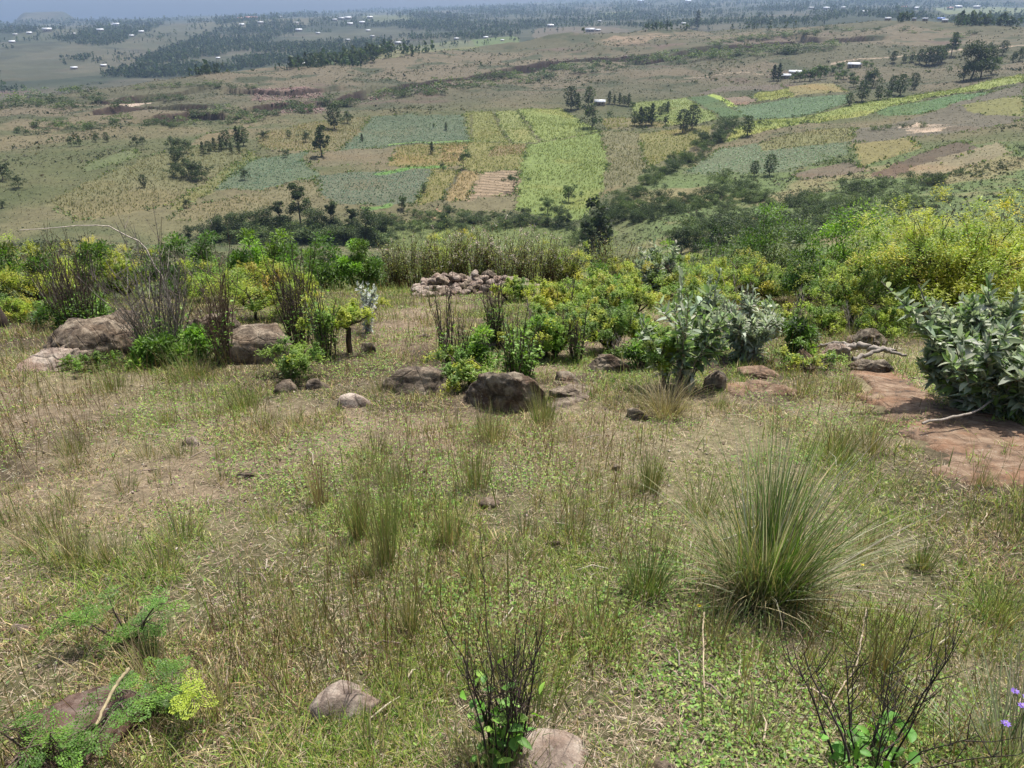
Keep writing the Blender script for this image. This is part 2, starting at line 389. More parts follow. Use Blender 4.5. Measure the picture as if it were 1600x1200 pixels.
# ------------------------------------------------------------------ farm plots on the valley side: (outline, soil colour, crop, crop colours)
GY = [(.20, .25, .05), (.26, .27, .06), (.14, .20, .05)]; YG = [(.30, .28, .07), (.24, .27, .06), (.17, .20, .06)]
TAN = [(.30, .22, .10), (.34, .25, .10), (.22, .20, .08)]; MIXD = [(.16, .17, .08), (.24, .21, .09), (.12, .14, .06), (.30, .27, .12)]
CAB = [(.10, .19, .12), (.14, .24, .15), (.08, .15, .09)]; CAB2 = [(.20, .32, .18), (.13, .24, .12), (.28, .38, .24)]
PLOTS = [
 ([(581, 182), (722, 179), (736, 221), (621, 227), (530, 235)], (.10, .13, .085), 'cab', CAB),
 ([(484, 262), (500, 242), (530, 235), (621, 229), (606, 256), (530, 258)], (.165, .14, .10), None, None),
 ([(621, 229), (733, 222), (722, 258), (690, 264), (606, 258)], (.20, .17, .07), 'maize', YG),
 ([(689, 227), (730, 225), (724, 252), (690, 254)], (.28, .20, .10), 'maize', TAN),
 ([(490, 277), (530, 270), (678, 262), (660, 297), (650, 318), (530, 320), (500, 306)], (.11, .13, .09), 'cab', CAB),
 ([(678, 264), (718, 266), (694, 311), (650, 322)], (.20, .18, .07), 'maize', YG),
 ([(719, 266), (751, 270), (729, 314), (692, 315)], (.27, .20, .10), 'maize', TAN),
 ([(753, 270), (813, 267), (807, 304), (729, 316)], (.20, .145, .10), 'rows', None),
 ([(700, 316), (807, 305), (800, 330), (720, 332)], (.17, .15, .09), None, None),
 ([(733, 222), (824, 225), (813, 267), (751, 269), (719, 264)], (.20, .19, .07), 'maize', YG),
 ([(772, 228), (822, 226), (818, 240), (765, 244)], (.21, .16, .09), 'maize', TAN),
 ([(727, 176), (770, 174), (797, 223), (736, 221)], (.19, .20, .07), 'maize', YG),
 ([(773, 174), (809, 172), (842, 223), (800, 223)], (.17, .19, .07), 'maize', GY),
 ([(812, 171), (881, 170), (935, 204), (846, 222)], (.16, .20, .06), 'maize', GY),
 ([(824, 226), (938, 205), (950, 256), (936, 310), (905, 345), (807, 330), (813, 267)], (.14, .19, .055), 'maize', GY),
 ([(939, 205), (999, 208), (1003, 246), (1016, 265), (975, 290), (940, 310), (951, 256)], (.17, .16, .09), 'maize', MIXD),
 ([(1001, 208), (1118, 196), (1098, 225), (1053, 243), (1018, 262), (1005, 246)], (.19, .18, .07), 'maize', YG),
 ([(988, 162), (1073, 153), (1124, 186), (1050, 196), (990, 182)], (.16, .20, .07), 'maize', GY),
 ([(940, 186), (985, 184), (1048, 198), (945, 202)], (.20, .17, .09), 'maize', YG),
 ([(1077, 152), (1111, 148), (1171, 182), (1131, 186)], (.075, .13, .055), None, None),
 ([(1077, 150), (1130, 135), (1220, 131), (1222, 139), (1111, 147)], (.13, .11, .09), None, None),
 ([(1127, 153), (1170, 150), (1182, 160), (1142, 165)], (.21, .16, .125), None, None),
 ([(1178, 146), (1229, 138), (1240, 151), (1182, 158)], (.24, .26, .07), 'maize', YG),
 ([(1229, 137), (1303, 131), (1328, 144), (1240, 150)], (.23, .20, .09), None, None),
 ([(1144, 166), (1240, 153), (1326, 148), (1323, 162), (1249, 182), (1171, 187)], (.10, .16, .09), 'cab', CAB2),
 ([(1171, 189), (1250, 184), (1326, 165), (1420, 150), (1520, 133), (1600, 116), (1600, 127), (1540, 140), (1370, 175), (1290, 190), (1195, 205), (1130, 222)], (.20, .24, .07), 'maize', GY),
 ([(1364, 176), (1550, 142), (1526, 155), (1438, 179), (1380, 180)], (.09, .17, .07), 'cab', CAB2),
 ([(1482, 166), (1600, 129), (1600, 185), (1530, 205), (1500, 206), (1330, 222), (1340, 200), (1440, 181)], (.125, .112, .088), None, None),
 ([(1500, 165), (1600, 150), (1600, 182), (1540, 180)], (.19, .19, .07), None, None),
 ([(1190, 222), (1250, 208), (1330, 200), (1335, 220), (1192, 236)], (.18, .18, .08), 'maize', MIXD),
 ([(1127, 232), (1188, 222), (1192, 237), (1327, 222), (1327, 240), (1235, 267), (1209, 270), (1067, 271)], (.12, .15, .09), 'cab', CAB2),
 ([(1235, 272), (1327, 250), (1362, 267), (1252, 281)], (.15, .12, .095), None, None),
 ([(1354, 273), (1499, 222), (1534, 233), (1397, 280)], (.105, .075, .062), None, None),
 ([(1335, 225), (1420, 214), (1440, 232), (1345, 262)], (.22, .19, .08), None, None),
 ([(1420, 262), (1560, 222), (1590, 240), (1440, 285)], (.24, .205, .13), None, None),
 ([(385, 250), (486, 236), (472, 250), (500, 277), (408, 297), (337, 294)], (.10, .135, .085), 'cab', CAB),
 ([(395, 238), (405, 246), (330, 300), (285, 325), (262, 325), (330, 280)], (.18, .20, .07), 'maize', YG),
 ([(125, 262), (210, 233), (215, 244), (140, 267)], (.14, .18, .08), None, None),
 ([(292, 228), (312, 214), (398, 191), (384, 205), (340, 226)], (.22, .17, .115), None, None),
 ([(400, 212), (500, 190), (578, 182), (530, 233), (500, 238), (410, 232)], (.21, .185, .10), 'maize', YG + TAN + MIXD),
 ([(75, 316), (215, 250), (330, 226), (392, 236), (330, 280), (260, 322), (120, 345)], (.19, .18, .095), 'maize', MIXD + TAN[2:]),
 ([(290, 322), (405, 300), (500, 282), (498, 306), (360, 345), (260, 345)], (.18, .165, .095), 'maize', MIXD),
 ([(560, 352), (700, 345), (900, 352), (965, 362), (960, 392), (560, 384)], (.13, .17, .06), 'maize', GY[2:] + MIXD[:1]),
 # far side of the valley
 ([(565, 92), (612, 77), (690, 66), (760, 62), (748, 74), (620, 90)], (.21, .23, .12), None, None),
 ([(735, 62), (800, 56), (812, 62), (770, 70)], (.20, .28, .11), None, None), ([(840, 44), (960, 42), (985, 50), (900, 58), (830, 56)], (.20, .17, .13), None, None),
 ([(560, 24), (660, 20), (670, 30), (570, 34)], (.26, .30, .15), None, None), ([(940, 20), (990, 18), (985, 28), (930, 28)], (.28, .33, .14), None, None),
 ([(340, 34), (430, 28), (500, 36), (420, 44), (300, 42)], (.26, .25, .16), None, None), ([(1455, 12), (1600, 12), (1600, 22), (1480, 22)], (.26, .31, .16), None, None),
 ([(20, 50), (110, 44), (180, 52), (90, 66), (20, 64)], (.19, .20, .12), None, None), ([(180, 72), (250, 42), (330, 36), (330, 60), (260, 82)], (.18, .18, .115), None, None),
 ([(0, 95), (120, 68), (220, 84), (200, 108), (90, 124), (0, 128)], (.19, .18, .115), None, None)]
WPLOTS = [(wpoly(P), c, k, cc) for P, c, k, cc in PLOTS]
# bare worn places: (outline, colour)
BARE = [([(1405, 200), (1430, 193), (1480, 194), (1470, 204), (1420, 208)], (.36, .28, .21)), ([(675, 340), (690, 332), (694, 322), (684, 330)], (.42, .24, .16)),
        ([(150, 157), (215, 150), (240, 160), (170, 164)], (.36, .29, .23)), ([(385, 140), (500, 137), (505, 152), (395, 158)], (.13, .085, .075)),
        ([(420, 160), (505, 158), (510, 176), (430, 178)], (.15, .10, .09)), ([(0, 142), (60, 143), (60, 149), (0, 150)], (.10, .07, .06)),
        ([(920, 64), (1060, 52), (1010, 66), (960, 74)], (.17, .13, .09))]
WBARE = [(wpoly(P), c) for P, c in BARE]
TRACKS = [([(1070, 122), (1160, 112), (1230, 118)], 1.2, (.33, .27, .2)), ([(1300, 100), (1385, 90), (1450, 84), (1600, 70)], 1.6, (.36, .29, .22)),
          ([(770, 176), (797, 223)], 1, (.12, .12, .06)), ([(810, 172), (844, 223)], 1, (.12, .12, .06)), ([(722, 264), (690, 316)], 1, (.10, .10, .06)), ([(736, 180), (738, 221)], 1, (.12, .12, .06)),
          ([(850, 116), (960, 112), (1100, 100)], 1.2, (.13, .11, .09))]
STRIPS = [([(590, 272), (640, 262), (690, 260)], 3, (.12, .22, .06)), ([(610, 226), (640, 223), (735, 220)], 1.6, (.18, .28, .08)), ([(565, 326), (600, 324), (612, 319)], 2, (.13, .22, .065)), ([(1112, 148), (1135, 158), (1145, 166)], 2.5, (.30, .38, .10))]
TRACKS = [([tuple(at(a, b)[:2]) for a, b in P], w, c) for P, w, c in TRACKS + STRIPS]

def land_colour(x, y):
    r = np.hypot(x, y); n1 = fbm(x * .012, y * .012, 51, 5)[:, None]; n2 = fbm(x * .05 + 7, y * .05, 52, 4)[:, None]; n3 = fbm(x * .9, y * .9, 53, 4)[:, None]
    n4 = fbm(x * .25, y * .25, 54, 4)[:, None]
    L = lambda a, b, t: np.asarray(a) * (1 - t) + np.asarray(b) * t
    near = L((.175, .138, .095), (.058, .045, .032), sstep(.35, .6, n3)); near = L(near, (.12, .13, .055), sstep(.45, .7, n4) * .5)
    slope = L((.15, .15, .075), (.09, .11, .05), sstep(.4, .6, n2))
    low = L((.195, .17, .10), (.125, .135, .065), sstep(.4, .62, n1)); low = L(low, (.10, .12, .055), sstep(.5, .75, n2) * .7)
    hill = L((.18, .155, .105), (.125, .122, .075), sstep(.38, .6, n1)); hill = L(hill, (.085, .095, .055), sstep(.54, .7, n2)); hill = L(hill, (.15, .115, .09), sstep(.68, .85, fbm(x * .02, y * .02, 59, 4)[:, None]))
    far = L((.105, .112, .07), (.06, .075, .045), sstep(.4, .62, fbm(x * .003, y * .003, 57, 5)[:, None])); far = L(far, (.155, .14, .10), sstep(.55, .7, fbm(x * .006, y * .006, 58, 4)[:, None]) * .6)
    far = far * (.45 + .8 * fbm(x * .02, y * .035, 56, 4)[:, None])
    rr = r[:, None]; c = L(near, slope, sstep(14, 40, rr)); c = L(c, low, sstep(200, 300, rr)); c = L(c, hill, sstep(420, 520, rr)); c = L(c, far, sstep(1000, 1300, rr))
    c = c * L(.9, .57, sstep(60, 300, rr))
    # right-hand side below the ravine is scrubby and greener
    az = np.degrees(np.arctan2(x, y))[:, None]; c = L(c, L((.085, .115, .045), (.15, .135, .07), sstep(.5, .65, n2)), sstep(6, 12, az) * sstep(330, 260, rr) * sstep(30, 60, rr))
    wx = 5 * (fbm(x * .22, y * .22, 71, 4) - .5); wy = 6 * (fbm(x * .22, y * .22, 72, 4) - .5)
    stripe_n = fbm(x * .3, y * .3, 73, 3)
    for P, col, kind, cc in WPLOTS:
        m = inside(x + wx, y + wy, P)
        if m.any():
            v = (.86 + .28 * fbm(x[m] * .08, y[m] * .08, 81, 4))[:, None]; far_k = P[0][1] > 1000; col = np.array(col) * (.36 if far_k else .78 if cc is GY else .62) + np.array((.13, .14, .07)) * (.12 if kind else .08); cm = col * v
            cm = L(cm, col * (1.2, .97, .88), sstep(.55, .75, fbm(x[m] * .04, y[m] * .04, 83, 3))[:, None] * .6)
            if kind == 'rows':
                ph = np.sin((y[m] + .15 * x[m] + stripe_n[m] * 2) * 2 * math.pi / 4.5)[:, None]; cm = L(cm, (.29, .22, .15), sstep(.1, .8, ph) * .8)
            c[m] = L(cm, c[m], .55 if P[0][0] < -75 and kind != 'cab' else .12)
    for P, col in WBARE:
        m = inside(x + wx * 2, y + wy * 2, P)
        if m.any(): c[m] = L(np.array(col), c[m], sstep(.35, .65, n2[m]) * .7)
    for P, w, col in TRACKS:
        PA = np.array(P); m = (x > PA[:, 0].min() - 8) & (x < PA[:, 0].max() + 8) & (y > PA[:, 1].min() - 8) & (y < PA[:, 1].max() + 8)
        if m.any():
            d, _ = seg_dist(x[m] + wx[m] * .6, y[m] + wy[m] * .6, P); c[m] = L(c[m], np.array(col) * .7, sstep(w, w * .5, d)[:, None])
    for P, drop in SCARPS:
        PA = np.array(P); m = (x > PA[:, 0].min() - 15) & (x < PA[:, 0].max() + 15) & (y > PA[:, 1].min() - 15) & (y < PA[:, 1].max() + 15)
        if m.any():
            wob = 7 * (fbm(x[m] * .06, y[m] * .06, 41, 3) - .5); d, s = seg_dist(x[m], y[m] + wob, P)
            g = (.35 + .65 * sstep(.3, .45, fbm(x[m] * .05, y[m] * .02, 91, 3))) * sstep(1.6 + drop * .42, .8 + drop * .2, np.abs(d + s * 1.2 + 2.5 * (fbm(x[m] * .4, y[m] * .4, 93, 3) - .5))); c[m] = L(c[m], (.036, .025, .02), g[:, None] * .97)
            # pale scree foot under the scarp
            g2 = sstep(-14, -5, s * d) * sstep(-2, -5, s * d) * sstep(.5, .6, n2[m][:, 0]); c[m] = L(c[m], (.24, .20, .16), g2[:, None] * .5)
    return np.clip(c, .01, .8)

def build_land():
    a = np.radians(np.r_[np.linspace(-39, 39, 1080), np.linspace(40, 320, 94)])
    r = np.r_[np.exp(np.linspace(math.log(.06), math.log(.8), 8)), np.exp(np.linspace(math.log(.83), math.log(15), 250)), np.exp(np.linspace(math.log(15.4), math.log(190), 60)),
              np.exp(np.linspace(math.log(191), math.log(1000), 430)), np.exp(np.linspace(math.log(1005), math.log(6850), 230))]
    A, R = np.meshgrid(a, r, indexing='ij'); x = (R * np.sin(A)).ravel(); y = (R * np.cos(A)).ravel()
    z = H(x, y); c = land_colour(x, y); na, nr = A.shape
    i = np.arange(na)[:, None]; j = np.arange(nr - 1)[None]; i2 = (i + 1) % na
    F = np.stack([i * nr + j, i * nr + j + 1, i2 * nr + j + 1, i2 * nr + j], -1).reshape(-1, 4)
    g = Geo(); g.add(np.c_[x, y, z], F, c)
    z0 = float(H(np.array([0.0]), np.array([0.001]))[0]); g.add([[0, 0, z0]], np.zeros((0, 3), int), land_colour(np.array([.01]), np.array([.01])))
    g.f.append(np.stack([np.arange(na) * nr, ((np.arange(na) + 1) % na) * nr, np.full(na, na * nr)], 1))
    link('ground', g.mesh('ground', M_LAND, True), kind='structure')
build_land()

def rnd_in(P, n, rg):
    P = np.array(P); x0, y0 = P.min(0); x1, y1 = P.max(0); X = []; Y = []; k = 0
    while k < n:
        x = rg.uniform(x0, x1, n * 3); y = rg.uniform(y0, y1, n * 3); m = inside(x, y, P); X.append(x[m]); Y.append(y[m]); k += m.sum()
    return np.concatenate(X)[:n], np.concatenate(Y)[:n]
def parea(P):
    P = np.array(P); x, y = P[:, 0], P[:, 1]; return .5 * abs(np.dot(x, np.roll(y, -1)) - np.dot(y, np.roll(x, -1)))
def build_crops():
    rg = np.random.default_rng(5)
    gm, gc = Geo(), Geo()
    for P, col, kind, cc in WPLOTS:
        if kind not in ('maize', 'cab'): continue
        ar = parea(P); n = int(min(ar / (1.5 if kind == 'maize' else 1.3), 9000)); x, y = rnd_in(P, n, rg)
        if kind == 'maize':   # rows across the slope
            y = np.round(y / 1.1) * 1.1 + rg.normal(0, .12, n)
        else: y = np.round(y / 1.3) * 1.3 + rg.normal(0, .12, n); x = np.round(x / .9) * .9 + rg.normal(0, .15, n)
        z = H(x, y); pt = fbm(x * .05, y * .05, 77, 3); keep = rg.random(n) < sstep(.15, .4, pt); x, y, z = x[keep], y[keep], z[keep]; n = len(x)
        sc = np.clip(.7 + .8 * fbm(x * .03, y * .03, 78, 2), .6, 1.4)
        if kind == 'maize':
            for q in range(3):
                v, f, c = blades(rg, np.c_[x, y, z], rg.uniform(0, 6.28, n), sc * rg.uniform(.6, 1.1, n), rg.uniform(.05, .5, n), rg.uniform(.5, 1.5, n), rg.uniform(.14, .26, n), mix(rg, n, np.array(cc) * (.86 if cc is GY else .78), None, .14), 2)
                gm.add(v, f, c)
        else:
            for q in range(2):
                P3 = np.c_[x + rg.normal(0, .1, n), y + rg.normal(0, .1, n), z + .2]
                v, f, c = cards(rg, P3, rg.uniform(.35, .6, n), rg.uniform(.3, .5, n), mix(rg, n, np.array(cc) * .8, None, .2), .6); gc.add(v, f, c)
    link('maize_crop', gm.mesh('maize_crop', M_GRAS), kind='stuff', label='yellow green maize plants standing in the valley plots')
    link('cabbage_crop', gc.mesh('cabbage_crop', M_GRAS), kind='stuff', label='blue green leafy vegetables in rows in the valley plots')
build_crops()
def plot_margins():
    """ragged weeds growing along the plot boundaries"""
    rg = np.random.default_rng(61); g = Geo()
    for P, col, kind, cc in WPLOTS:
        if P[0][1] > 1000: continue
        P = np.array(P); Q = np.roll(P, -1, 0)
        for a, b in zip(P, Q):
            L = np.hypot(*(b - a)); n = int(L * 1.6); t = rg.random(n); keep = fbm(t * L * .12 + a[0], np.full(n, a[1]), 66, 2) > .5; t = t[keep]; n = len(t)
            if not n: continue
            xy = a + (b - a) * t[:, None] + rg.normal(0, .7, (n, 2)); z = H(xy[:, 0], xy[:, 1]); s = rg.uniform(.3, .9, n)
            for q in range(3): g.add(*cards(rg, np.c_[xy + rg.normal(0, .25, (n, 2)), z + s * rg.uniform(.1, .8, n)], s, s * .7, mix(rg, n, [(.06, .09, .03), (.09, .13, .04), (.14, .16, .06)], None, .2), .2))
    link('field_margin', g.mesh('field_margin', M_TREE), kind='stuff', label='ragged weeds along the edges of the valley plots')
plot_margins()

HOUSES = [(937, 164, 17, 'w', 'white roofed farmhouse beside the conifer row in the maize'), (1243, 117, 22, 'w', 'long white roofed farm shed behind the hedge trees'), (1228, 123, 15, 'w', 'low white roofed shed in front of the long farm shed'), (1335, 105, 20, 'w', 'long pale roofed shed on the upper right slope'),
 (74, 49, 12, 'w', 'largest white roofed house on the far left plateau'), (46, 53, 7, 'w', 'small pale house left of the large one on the far left plateau'), (24, 55, 6, 'w', 'faint small house among trees at far left'), (19, 67, 8, 'w', 'pale house low on the far left slope'), (116, 108, 9, 'w', 'lone white house below the left windbreak'), (162, 104, 8, 'w', 'small pale house right of the lone white one'),
 (182, 40, 9, 'w', 'white house at the right end of the flat hill'), (176, 40, 6, 'w', 'tiny white house beside the one near the flat hill'), (157, 49, 9, 'w', 'white house on top of the left wood'), (221, 51, 7, 'w', 'white house at the right edge of the left wood'), (206, 57, 6, 'w', 'tiny house under the one at the right edge of the left wood'), (115, 54, 6, 'w', 'tiny pale house left of the left wood'),
 (376, 31, 8, 'r', 'left red roofed house on the skyline'), (388, 30, 9, 'r', 'middle red roofed house on the skyline'), (397, 30, 9, 'r', 'right red roofed house on the skyline'), (378, 40, 7, 'w', 'white house just below the red roofs'), (407, 37, 8, 'w', 'white house right below the red roofs'), (438, 28, 6, 'w', 'tiny white house right of the red roofs'), (463, 37, 6, 'w', 'small white house above the long field'), (467, 49, 9, 'w', 'white house at the top of the far woods'),
 (497, 53, 6, 'w', 'tiny white house in the middle of the far woods'), (543, 64, 7, 'w', 'small white house on the right of the far woods'), (341, 92, 6, 'w', 'tiny house inside the dark wood'), (473, 103, 8, 'w', 'white house at the near edge of the far wood'), (480, 101, 8, 'w', 'second white house at the near edge of the far wood'), (497, 101, 6, 'w', 'bright small hut right of the near wood houses'), (500, 94, 6, 'w', 'bright hut above the near wood houses'), (398, 99, 6, 'w', 'small hut at left under the wood'),
 (523, 33, 8, 'w', 'pale house at left of the skyline village'), (534, 31, 9, 'w', 'pale house in the middle of the skyline village'), (544, 30, 9, 'w', 'brightest house of the skyline village'), (547, 39, 8, 'w', 'house below the skyline village'), (566, 37, 8, 'w', 'house right below the skyline village'), (578, 29, 8, 'w', 'house at right of the skyline village'), (575, 49, 6, 'w', 'small blue grey house under the village'), (582, 58, 6, 'w', 'small house at the right of the wood under the village'),
 (622, 69, 9, 'w', 'white house at the left of the far pale fields'), (713, 62, 7, 'w', 'grey roofed house over the far pale fields'), (759, 60, 7, 'w', 'white house in front of the dark copse'), (785, 64, 5, 'w', 'tiny white house right of the dark copse'), (860, 42, 9, 'w', 'white roofed house left of the long ridge houses'), (922, 50, 13, 'w', 'long white building just over the ridge'), (934, 49, 8, 'w', 'white building right of the long one over the ridge'),
 (937, 34, 5, 'w', 'tiny white speck of a house in mid plain'), (1068, 38, 6, 'w', 'small white house left of the ridge crest tree'), (1001, 4, 9, 'w', 'pale building high on the hazy plain'), (1075, 4, 8, 'w', 'second pale building high on the hazy plain'), (1267, 14, 7, 'w', 'white house on the plain above the ridge middle'), (1291, 15, 9, 'w', 'wide white house on the plain above the ridge middle'),
 (1350, 20, 8, 'w', 'pale house left of the red roof on the plain'), (1412, 13, 8, 'r', 'red roofed house on the right plain'), (1431, 15, 9, 'w', 'bright white house beside the red roof on the plain'), (1484, 15, 8, 'r', 'dull red roof left of the pale roof row'), (1497, 13, 10, 'w', 'pale roof in the row by the far meadow'), (1526, 13, 9, 'w', 'rightmost pale roof by the far meadow'),
 (1387, 32, 9, 'w', 'white house touching the ridge line'), (1428, 33, 6, 'w', 'small white house right of the one touching the ridge line'), (1445, 33, 8, 'w', 'white house left of the blue roof'), (1470, 32, 10, 'b', 'blue roofed building behind the ridge'), (1476, 35, 9, 'w', 'pale roofed house in front of the blue roof'), (1318, 13, 6, 'w', 'tiny house right of the wide white one on the plain')]
HOUSEPX = [(q[0], q[1]) for q in HOUSES]
# ------------------------------------------------------------------ woods of the far side (too many to count)
WOODS = [([(0, 48), (200, 40), (420, 32), (560, 40), (820, 64), (700, 84), (400, 108), (150, 132), (0, 134)], 2600, .42), ([(640, 10), (1600, -8), (1600, 40), (1000, 50), (700, 60)], 3600, .5),
 ([(205, 108), (215, 95), (270, 72), (330, 52), (390, 38), (470, 34), (480, 46), (400, 70), (600, 62), (640, 70), (560, 96), (420, 104), (300, 120), (220, 122)], 9000, 1.15),
 ([(80, 62), (130, 48), (190, 36), (260, 36), (230, 52), (160, 74), (120, 70)], 1500, 1), ([(0, 40), (110, 34), (330, 30), (330, 36), (180, 38), (60, 50), (0, 54)], 1500, .5),
 ([(330, 30), (420, 18), (560, 12), (560, 24), (440, 30), (340, 40)], 2200, .9), ([(480, 34), (560, 24), (640, 22), (720, 24), (700, 44), (640, 58), (560, 62), (480, 50)], 2600, .6),
 ([(560, 13), (640, 12), (720, 12), (820, 12), (820, 22), (700, 20), (560, 24)], 2200, .9), ([(640, 22), (800, 22), (960, 16), (1080, 20), (1080, 40), (960, 42), (830, 44), (800, 62), (760, 66), (700, 60), (640, 64)], 5200, .75),
 ([(760, 4), (900, 0), (1100, -4), (1600, -6), (1600, 12), (1200, 14), (960, 18), (820, 18)], 5500, .7), ([(1060, 22), (1250, 12), (1460, 16), (1460, 30), (1370, 31), (1200, 38), (1060, 42)], 3600, .7),
 ([(1370, 26), (1600, 26), (1600, 42), (1460, 38), (1370, 32)], 2200, .95), ([(160, 118), (205, 104), (250, 116), (190, 132), (160, 130)], 500, .8),
 ([(20, 108), (70, 98), (150, 86), (130, 96), (60, 110)], 260, .9), ([(0, 60), (60, 56), (80, 80), (0, 96)], 260, .4), ([(0, 36), (640, 11), (1600, -14), (1600, -2), (640, 16), (0, 42)], 3000, .5),
 ([(420, 104), (560, 92), (590, 98), (560, 104), (420, 112)], 350, .8), ([(940, 30), (1070, 24), (1075, 46), (985, 50)], 500, .6), ([(0, 138), (36, 134), (46, 142), (0, 146)], 60, 1.4)]
HCLEAR = []
for a_, b_ in HOUSEPX:
    if b_ < 75:
        p_ = at(a_, b_); HCLEAR.append((math.degrees(math.atan2(p_.x, p_.y)), math.hypot(p_.x, p_.y)))
def build_woods():
    rg = np.random.default_rng(8); g = Geo()
    for P, n, dens in WOODS:
        P = np.array(P, float); k = 0; X = []; Y = []
        x0, y0 = P.min(0); x1, y1 = P.max(0)
        W = np.array([tuple(at(a, b)[:2]) for a, b in P])   # corners on the land
        px = rg.uniform(x0, x1, n * 4); py = rg.uniform(y0, y1, n * 4); m = inside(px, py, P); px, py = px[m][:n], py[m][:n]
        u = px - 800; v = 600 - py; dx = u; dy = FPX * CP + v * SP; dz = -FPX * SP + v * CP; rr = np.hypot(dx, dy); t = dz / rr; az = np.degrees(np.arctan2(dx, dy))
        idx = np.clip(np.round((az + 58) / .1).astype(int), 0, len(_ta) - 1)
        J = np.array([(lambda w: w[0] if len(w) else -1)(np.nonzero(TAB[i] >= _tr * q)[0]) for i, q in zip(idx, t)])
        ok = J > 0; r = _tr[J] * rg.uniform(.995, 1.005, len(J)); x = r * dx / rr; y = r * dy / rr
        ok &= fbm(x * .006, y * .009, 101, 4) > .66 - .26 * dens
        for ha, hr in HCLEAR: ok &= ~((np.abs(az - ha) < 1.1 * 900 / np.maximum(hr, 900) * .55) & (r > hr * .93) & (r < hr + 15))
        x, y, r = x[ok], y[ok], r[ok]
        if not len(x): continue
        z = H(x, y); n2 = len(x); h = rg.uniform(5.5, 11, n2) * np.clip(r / 2400, .75, 1.4); h *= np.where(rg.random(n2) < .12, 1.5, 1)
        wd = h * rg.uniform(.3, .55, n2); base = mix(rg, n2, [(.030, .045, .022), (.040, .060, .028), (.055, .075, .035)], None, .2)
        for q in range(9):
            hz = rg.uniform(.12, .95, n2); rad = wd * .5 * (1.05 - hz) ** .6
            Q = np.c_[x + rg.normal(0, .6, n2) * rad, y + rg.normal(0, .6, n2) * rad, z + h * hz]
            v_, f_, c_ = cards(rg, Q, h * rg.uniform(.25, .5, n2), wd * rg.uniform(.4, .8, n2), base * rg.uniform(.7, 1.35, (n2, 1)), 0, rg.normal(0, 1, (n2, 3)) * np.array([1, 1, 1.6])); g.add(v_, f_, c_)
    link('woodland', g.mesh('woodland', M_TREE), kind='stuff', label='blue hazed woods covering the far side of the valley')
build_woods()

# ------------------------------------------------------------------ the air over the valley
def build_haze():
    bm = bmesh.new(); bmesh.ops.create_cube(bm, size=1.0); me = bpy.data.meshes.new('haze'); bm.to_mesh(me); bm.free()
    m, nt, N, L, out = newmat('haze air'); v = nd(nt, 'ShaderNodeVolumePrincipled'); v.inputs['Color'].default_value = (.47, .67, 1.0, 1); v.inputs['Density'].default_value = HAZE; v.inputs['Anisotropy'].default_value = .25
    L.new(v.outputs[0], out.inputs['Volume']); me.materials.append(m)
    o = link('haze', me, loc=(0, 0, 70), kind='stuff', label='thin blue haze lying over the valley'); o.scale = (14200, 14200, 560)
HAZE = 1.1e-4
build_haze()

# ------------------------------------------------------------------ trees of the valley
DARK = [(.036, .055, .026), (.050, .072, .032), (.070, .095, .038)]; MIDG = [(.055, .09, .03), (.075, .12, .038), (.10, .14, .045)]
def crown_pts(rg, n, kind):
    """points in a crown 1 m tall: returns xyz in unit-height tree space"""
    if kind == 'conifer':
        z = rg.uniform(.08, 1, n) ** .9; R = .20 * np.clip((1.03 - z) * 1.9, 0, 1) ** .7 * (0.75 + .35 * np.sin(z * 37)); c0 = 0
    elif kind == 'oval':
        z = rg.uniform(.16, 1, n); R = .25 * np.sqrt(np.clip(1 - ((z - .56) / .45) ** 2, 0, 1))
    else: z = None
    a = rg.uniform(0, 6.283, n)
    if z is not None:
        r = R * rg.uniform(.25, 1.05, n) ** .5; lob = 1 + .28 * np.sin(a * 3 + z * 9) + .15 * np.sin(a * 5 - z * 17)
        return np.c_[np.cos(a) * r * lob, np.sin(a) * r * lob, z]
    # round / spreading / gum: several leaf clumps with gaps
    if kind == 'round': C0 = [(rg.normal(0, .16), rg.normal(0, .16), rg.uniform(.26, .84), rg.uniform(.12, .2)) for _ in range(14)]
    elif kind == 'spread': C0 = [(rg.normal(0, .30), rg.normal(0, .30), rg.uniform(.62, .9), rg.uniform(.12, .2)) for _ in range(13)]
    elif kind == 'gum': C0 = [(rg.normal(0, .10), rg.normal(0, .10), rg.uniform(.34, .95), rg.uniform(.07, .13)) for _ in range(18)]
    else: C0 = [(rg.normal(0, .32), rg.normal(0, .32), rg.uniform(.1, .7), rg.uniform(.16, .28)) for _ in range(12)]   # bush
    C0 = np.array(C0); i = rg.integers(0, len(C0), n); d = nrm(rg.normal(0, 1, (n, 3))) * (rg.random((n, 1)) ** .45)
    P = C0[i, :3] + d * C0[i, 3:4] * np.array([1, 1, .8]); P[:, 2] = np.maximum(P[:, 2], .02); return P
TRUNK_TOP = dict(conifer=.85, oval=.8, round=.72, spread=.75, gum=.92)
